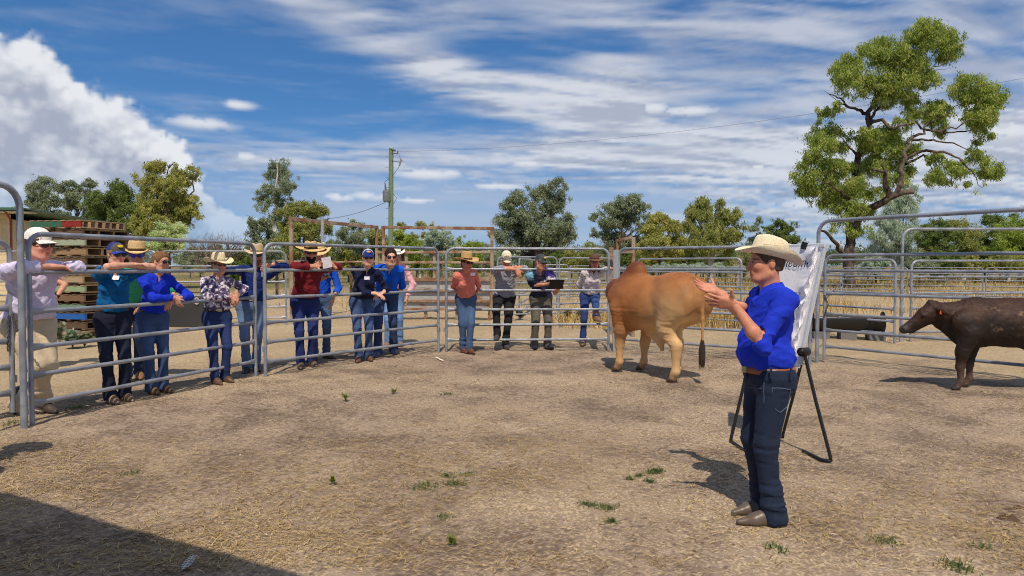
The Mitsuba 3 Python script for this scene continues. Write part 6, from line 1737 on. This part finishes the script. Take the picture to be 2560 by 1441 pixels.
wire(at(994, 379, 38.4), at(2960, 118, 23), 0.75, 0.0055, "thin power line running from the pole top to the upper right")
wire(at(964, 506, 38.4), at(700, 538, 44), 0.55, 0.013, "drooping service line from the transformer to the left")
gp = solo("pipe_post", cply(tube([V3(*at(806, 665, 21)[:2], 0), at(806, 545, 21)], 0.05, 10), "satin", lin(158, 160, 164)), "plain grey pipe post under the left rusty gateway beam", "post")

# ---------------------------------------------------------------- rusty gateways, race and frame
def post_at(px, y): p = at(px, HZ, y); p[2] = 0; return p


def gateway(label, pa, pb, za, zb, w=0.10):
    key = thing("rusty_gateway", label, "gateway")
    for p, z in ((pa, za), (pb, zb)):
        part(key, "post", ply(bar(p, p + V3(0, 0, z - w / 2 - 0.001), w, w, (0, 1, 0), 0.008), "rusty_steel"))
    part(key, "beam", ply(bar(pa + V3(0, 0, za) - unit(pb - pa) * w / 2, pb + V3(0, 0, zb) + unit(pb - pa) * w / 2, w, w, (0, 0, 1), 0.008), "rusty_steel"))


gateway("left rusty gateway frame above the maroon shirt", post_at(729, 19.8), post_at(942, 24.4), 2.80, 2.82)
gateway("right rusty gateway frame above the coral shirt", post_at(959, 24.4), post_at(1230, 21.5), 2.82, 2.62)
rc = thing("loading_race", "rusty rails and grey metal sheets of an old loading race behind the coral shirt", "cattle race")
ra, rb = post_at(985, 19.9), post_at(1224, 19.6)
for z, h_ in ((1.12, 0.10), (0.80, 0.08), (0.52, 0.07), (0.30, 0.06)):
    part(rc, "rail", ply(bar(ra + V3(0, -0.03, z), rb + V3(0, -0.03, z), 0.07, h_, (0, 0, 1), 0.008), "rusty_steel"))
for z, h_ in ((0.96, 0.22), (0.66, 0.20), (0.41, 0.155)):
    part(rc, "metal_sheet", ply(bar(ra + V3(0, 0.02, z), rb + V3(0, 0.02, z), 0.012, h_, (0, 0, 1), 0.002), "sheet_metal"))
for t in (0.0, 0.33, 0.66, 1.0):
    p = ra + (rb - ra) * t
    part(rc, "post", ply(bar(p + V3(0, 0.08, 0), p + V3(0, 0.08, 1.25), 0.09, 0.09, (0, 1, 0), 0.006), "rusty_steel"))
rf = thing("rail_fence", "rusty two-rail fence running behind the loading race", "fence")
fa, fbp = post_at(945, 25.5), post_at(1228, 25.0)
for z in (1.98, 1.62):
    part(rf, "rail", ply(bar(fa + V3(0, 0, z), fbp + V3(0, 0, z), 0.07, 0.09, (0, 0, 1), 0.01), "rusty_steel"))
for t in np.linspace(0.0, 1, 5):
    p = fa + (fbp - fa) * t
    part(rf, "post", ply(bar(p + V3(0, 0.10, 0), p + V3(0, 0.10, 2.05), 0.10, 0.10, (0, 1, 0), 0.008), "rusty_steel"))
lf = thing("rail_fence", "low timber rail fence far behind the maroon shirt", "fence")
fa, fbp = post_at(690, 33.0), post_at(1000, 33.0)
part(lf, "rail", ply(limb([fa + V3(0, 0, 1.72), (fa + fbp) / 2 + V3(0, 0, 1.66), fbp + V3(0, 0, 1.72)], [0.05, 0.045, 0.05], 6, 0.0), "rusty_steel"))
for t in np.linspace(0.0, 1, 6):
    p = fa + (fbp - fa) * t
    part(lf, "post", ply(tube([p + V3(0, 0.10, 0), p + V3(0, 0.10, 1.85)], 0.07, 7), "dark_bark"))
sf = thing("rusty_steel_stand", "small rusty steel frame standing behind the bull's hump", "frame")
a, b = post_at(1543, 15.4), post_at(1583, 15.0)
part(sf, "post", ply(bar(a, a + V3(0, 0, 2.02), 0.06, 0.06, (0, 1, 0), 0.006), "rusty_steel")); part(sf, "post", ply(bar(b, b + V3(0, 0, 2.10), 0.075, 0.075, (0, 1, 0), 0.006), "rusty_steel"))
part(sf, "beam", ply(bar(a + V3(0, 0, 2.04), b + V3(-0.042, 0, 2.09), 0.06, 0.06, (0, 0, 1), 0.006), "rusty_steel"))
part(sf, "cross_beam", ply(bar(post_at(1526, 15.4) + V3(0, -0.09, 1.80), b + V3(-0.042, -0.09, 1.80), 0.06, 0.08, (0, 0, 1), 0.006), "pallet_wood"))
part(sf, "timber_post", ply(bar(post_at(1528, 15.5) + V3(0, 0.02, 0), post_at(1528, 15.5) + V3(0, 0.02, 1.90), 0.10, 0.10, (0, 1, 0), 0.006), "pallet_wood"))

# ---------------------------------------------------------------- troughs
tk = thing("feed_trough", "long black half-round feed trough behind the right-hand gate", "trough")
t0, t1 = G(2030, 846), G(2206, 850)
ang = np.linspace(-0.15, math.pi + 0.15, 15)
prof_o = [(-math.cos(a) * 0.26, 0.42 - math.sin(a) * 0.27) for a in ang]; prof_i = [(-math.cos(a) * 0.235, 0.425 - math.sin(a) * 0.245) for a in ang[::-1]]
tv = unit(t1 - t0); ts = unit(np.cross(tv, [0, 0, 1]))
rows = [np.array([p + ts * x + V3(0, 0, z) for x, z in prof_o + prof_i]) for p in (t0, t0 * 0.5 + t1 * 0.5, t1)]
part(tk, "shell", cply(lathe_sheet(rows), "satin", lin(34, 33, 34)))
for p in (t0, t1):
    part(tk, "end_plate", cply(tube([p - tv * 0.015 + V3(0, 0, 0.36), p + tv * 0.015 + V3(0, 0, 0.36)], 0.21, 18), "satin", lin(30, 30, 31)))
for t in (0.12, 0.5, 0.9):
    p = t0 + (t1 - t0) * t
    part(tk, "cradle", cply(box(p + V3(0, 0, 0.075), (0.30, 0.40, 0.15), np.stack([tv, ts, V3(0, 0, 1)], 1)), "matte", lin(120, 118, 116), False))
wt = thing("water_trough", "dark grey water trough behind the floral shirt, with a pale ring on its side", "trough")
c0, c1 = G(398, 818), G(506, 818)
cc = (c0 + c1) / 2; Lw = np.linalg.norm(c1 - c0)
part(wt, "tank", cply(cat_m([box(cc + V3(0, 0.35, 0.36), (Lw, 0.70, 0.72))]), "satin", lin(62, 62, 62), False))
part(wt, "rim", cply(cat_m([bar(cc + V3(-Lw / 2 - 0.02, 0.0, 0.73), cc + V3(Lw / 2 + 0.02, 0.0, 0.73), 0.06, 0.06, (0, 0, 1), 0.01), bar(cc + V3(-Lw / 2 - 0.02, 0.70, 0.73), cc + V3(Lw / 2 + 0.02, 0.70, 0.73), 0.06, 0.06, (0, 0, 1), 0.01)]), "satin", lin(78, 78, 78), False))
part(wt, "ring_fitting", cply(tube([at(492, 753, cc[1] - 0.02) + V3(math.cos(a) * 0.05, 0, math.sin(a) * 0.08) for a in np.linspace(0, 2 * math.pi, 17)], 0.016, 6, False), "matte", lin(206, 202, 188)))

# ---------------------------------------------------------------- shed roof overhead, behind and left of the photographer
sh_ = thing("shed", "open shed whose roof edge shades the near left corner of the yard", "shed")
E1_, E2_ = V3(-6.6, 4.22, 2.9), V3(4.4, -1.72, 2.9)
ed = unit(E2_ - E1_); bk = unit(V3(ed[1], -ed[0], 0)); bk = bk if bk[1] < 0 else -bk
mid_ = (E1_ + E2_) / 2
part(sh_, "roof", ply(bar(mid_ + V3(0, 0, 0.05), mid_ + bk * 7 + V3(0, 0, 0.75), 12.5, 0.06), "sheet_metal"))
part(sh_, "fascia", cply(bar(E1_ - bk * 0.02 + V3(0, 0, -0.03), E2_ - bk * 0.02 + V3(0, 0, -0.03), 0.04, 0.18), "satin", lin(120, 124, 120), False))
for t in (0.02, 0.98):
    for q in (0.3, 6.6):
        p = E1_ + (E2_ - E1_) * t + bk * q
        part(sh_, "post", ply(bar(V3(p[0], p[1], 0), V3(p[0], p[1], 2.86 + q * 0.1), 0.1, 0.1, (0, 1, 0), 0.006), "rusty_steel"))

# ---------------------------------------------------------------- small things on the ground
def tuft(px, py, r, n, label, tall=0.05, hue=None, seed=0):
    rng = np.random.default_rng(seed)
    c = G(px, py)
    p = np.stack([rng.normal(0, r * 0.5, n), rng.normal(0, r * 0.5, n), np.zeros(n)], 1)
    p = p + c; p[:, 2] = gz(p[:, 0], p[:, 1]) - 0.002
    t = rng.random(n)[:, None]
    c0, c1 = hue or (lin(66, 92, 52), lin(124, 140, 88))
    v, f, cl = blades(p, tall * (0.5 + rng.random(n)), 0.004 + 0.003 * rng.random(n), rng.uniform(0, 6.28, n), rng.normal(0.75, 0.3, n), rng.normal(0, 0.5, n), c0 * (1 - t) + c1 * t, rng)
    solo("grass_tuft", ply((v, f), "leaf", color=cl), label, "grass", "green grass tufts in the pen")


for i, (px, py, r, n, t) in enumerate(((1636, 1184, 0.07, 260, "dense green grass tuft just left of the presenter's shadow"), (1598, 1192, 0.04, 70, "small green tuft left of the dense one by the shadow"), (1574, 1202, 0.035, 60, "faint tuft farthest left of the group by the presenter's shadow"), (1624, 1207, 0.035, 60, "small green tuft below the dense one by the shadow"),
                                       (1168, 1186, 0.05, 90, "upper right tuft of the green patch in the middle of the pen"), (1122, 1192, 0.06, 80, "upper left tuft of the green patch in the middle of the pen"), (1062, 1222, 0.09, 170, "lower left tuft of the green patch in the middle of the pen"), (1140, 1214, 0.09, 170, "central tuft of the green patch in the middle of the pen"),
                                       (1472, 1262, 0.06, 110, "left tuft of the pair halfway between green patch and presenter"), (1516, 1268, 0.07, 150, "right tuft of the pair halfway between green patch and presenter"), (1532, 1310, 0.04, 80, "small tuft below the pair in front of the presenter"), (1118, 985, 0.09, 90, "far faint tuft in the middle of the pen"),
                                       (2212, 1352, 0.08, 110, "tuft of green grass at the lower right"), (2392, 1418, 0.07, 190, "tuft at the bottom right edge of the picture"), (2456, 1372, 0.05, 70, "small tuft at the far lower right"), (1944, 1376, 0.06, 60, "faint tuft just in front of the presenter's boots"), (322, 1188, 0.09, 70, "faint pale tuft at the left"),
                                       (196, 1022, 0.14, 180, "green tuft by the boots of the man in lavender"), (30, 1060, 0.12, 120, "green tuft at the foot of the left gate"), (1110, 1300, 0.05, 40, "very faint tuft under the green patch"))):
    tuft(px, py, r, n, t, 0.036, None, i)


def weed(px, py, sz, n, label, seed, leafy=0.05, cat="weed", name="weed", d=None, hue="lush"):
    rng = np.random.default_rng(seed)
    c = G(px, py)
    k = thing(name, label, cat)
    stems, pos = [], []
    for i in range(max(3, n // 7)):
        a = rng.uniform(0, 6.28); tip = c + V3(math.cos(a) * sz * 0.4 * rng.random(), math.sin(a) * sz * 0.4 * rng.random(), sz * rng.uniform(0.5, 1))
        stems.append(tube([c, (c + tip) / 2 + V3(0, 0, sz * 0.1), tip], [0.004, 0.003, 0.0015], 4, False))
        for j in range(7): pos.append(c + (tip - c) * rng.uniform(0.35, 1.0))
    pos = np.array(pos); m = len(pos)
    a = rng.uniform(0, 6.28, m); L = leafy * (0.6 + 0.8 * rng.random(m))
    dv = np.stack([np.cos(a), np.sin(a), rng.uniform(0.0, 0.9, m)], 1); dv /= np.linalg.norm(dv, axis=1, keepdims=True)
    sd = np.stack([-np.sin(a), np.cos(a), np.zeros(m)], 1)
    v = np.stack([pos, pos + dv * (L * .5)[:, None] + sd * (L * .32)[:, None], pos + dv * L[:, None], pos + dv * (L * .5)[:, None] - sd * (L * .32)[:, None]], 1).reshape(-1, 3)
    q = np.arange(m)[:, None] * 4
    f = np.stack([q + [0, 1, 2], q + [0, 2, 3]], 1).reshape(-1, 3)
    t = rng.random(m)[:, None]
    g = GREENS[hue]
    part(k, "stem", cply(cat_m(stems), "matte", lin(98, 112, 60)))
    part(k, "foliage", ply((v, f), "leaf", color=np.repeat(g[0] * (1 - t) + g[2] * t, 4, 0)))


weed(865, 1004, 0.11, 40, "small leafy green weed left of the middle of the pen", 1, 0.035)
weed(985, 984, 0.05, 24, "tiny bright green weed in the far middle of the pen", 2, 0.045)
weed(832, 1214, 0.075, 40, "little leafy weed in the left middle foreground", 3, 0.026)
weed(1131, 1368, 0.06, 46, "bright green seedling in the centre foreground", 4, 0.024)
weed(150, 862, 0.42, 90, "tall pale weed in front of the pallet stack", 5, 0.10, hue="silver")
weed(182, 872, 0.30, 120, "broad-leaved weed at the foot of the pallet stack", 6, 0.13, hue="silver")
weed(212, 868, 0.28, 120, "green weed right at the corner of the pallet stack", 7, 0.12, hue="grey")
for i, (px, w_, t) in enumerate(((1300, .3, "left of the tablet man"), (1420, .3, "right of the tablet man"), (1452, .25, "behind the pale shirt's standing leg"), (1560, .3, "behind the bull's front legs"))):
    weed(px, 800, w_, 150, f"low green weeds under the yard rails {t}", 20 + i, 0.11, hue="grey")
# feather, twigs, bleached scraps
ft = thing("feather", "grey and white feather lying in the shade at the bottom left", "feather")
c = G(470, 1418); ax_ = unit(V3(0.05, 1, 0)); sd_ = V3(1, -0.05, 0)
part(ft, "shaft", cply(tube([c - ax_ * 0.06 + V3(0, 0, 0.012), c + ax_ * 0.06 + V3(0, 0, 0.035)], 0.0015, 5), "matte", lin(226, 222, 214)))
vn = [(np.array([c + ax_ * t + V3(0, 0, 0.014 + (t + .06) * 0.18), c + ax_ * (t + 0.008) + V3(0, 0, 0.014 + (t + .06) * 0.18), c + ax_ * (t + 0.022) + sd_ * s * 0.024 * w + V3(0, 0, 0.012 + (t + .06) * 0.2), c + ax_ * (t + 0.010) + sd_ * s * 0.024 * w + V3(0, 0, 0.012 + (t + .06) * 0.2)]), np.array([[0, 1, 2], [0, 2, 3]])) for s in (-1, 1) for t, w in zip(np.linspace(-0.055, 0.05, 9), (.5, .8, 1, 1, 1, .95, .8, .6, .4))]
part(ft, "vane", cply(cat_m(vn), "matte", lin(190, 190, 190), False))
solo("feather", cply(cat_m([bar(G(1089, 896) + V3(0, 0, 0.02), G(1107, 904) + V3(0, 0, 0.014), 0.03, 0.006, (0, 0, 1), 0.002)]), "matte", lin(228, 220, 204), False), "whitish feather lying by the post left of the coral shirt", "feather")


def twig(px, py, L, a, r, label, seed):
    rng = np.random.default_rng(seed)
    c = G(px, py); d = V3(math.cos(a), math.sin(a), 0); s_ = V3(-d[1], d[0], 0)
    pts = [c + d * L * t + s_ * L * 0.10 * math.sin(t * 2.4) + V3(0, 0, 0.010 + 0.012 * math.sin(t * 3)) for t in np.linspace(-0.5, 0.5, 7)]
    solo("twig", cply(tube(pts, np.linspace(r, r * 0.5, 7), 5), "matte", lin(176, 150, 112)), label, "twig")


twig(790, 1386, 0.26, 0.05, 0.004, "long pale twig at the bottom, left of centre", 1)
twig(728, 1312, 0.24, 0.45, 0.003, "thin curved straw stalk above the long pale twig", 2)
twig(1105, 1176, 0.09, 0.0, 0.003, "short stalk above the green patch in the middle", 3)
twig(270, 1378, 0.22, 0.6, 0.003, "curved stalk lying in the shade at the lower left", 4)
twig(2230, 1020, 0.35, 0.1, 0.004, "dark twig in front of the dark young bull", 5)
rng = np.random.default_rng(33)
n = 70
pos = np.array([G(rng.uniform(80, 2500), rng.uniform(960, 1430)) for _ in range(n)])
sz = 0.003 + 0.005 * rng.random(n) ** 2
v = pos[:, None] + V3(0, 0, 0.006) + ico.vertices[None] * sz[:, None, None] * (0.6 + 0.8 * rng.random((n, 12, 1)))
solo("white_pebbles", ply((v.reshape(-1, 3), (ico.faces[None] + (np.arange(n) * 12)[:, None, None]).reshape(-1, 3)), "straw", color=np.tile(lin(226, 220, 208), (n * 12, 1))), "scattered white pebbles and shell bits in the dirt", kind="stuff")
# dung by the right edge
dg = thing("dung_pat", "dark old dung pat near the right edge", "dung")
for i in range(9):
    p = G(2524 + rng.normal(0, 18), 1290 + rng.normal(0, 13)); part(dg, "clod", cply(ellm(p + V3(0, 0, 0.008), V3(0.04, 0.035, 0.016) * rng.uniform(0.5, 1.2), None, 2), "matte", lin(88, 68, 50)))
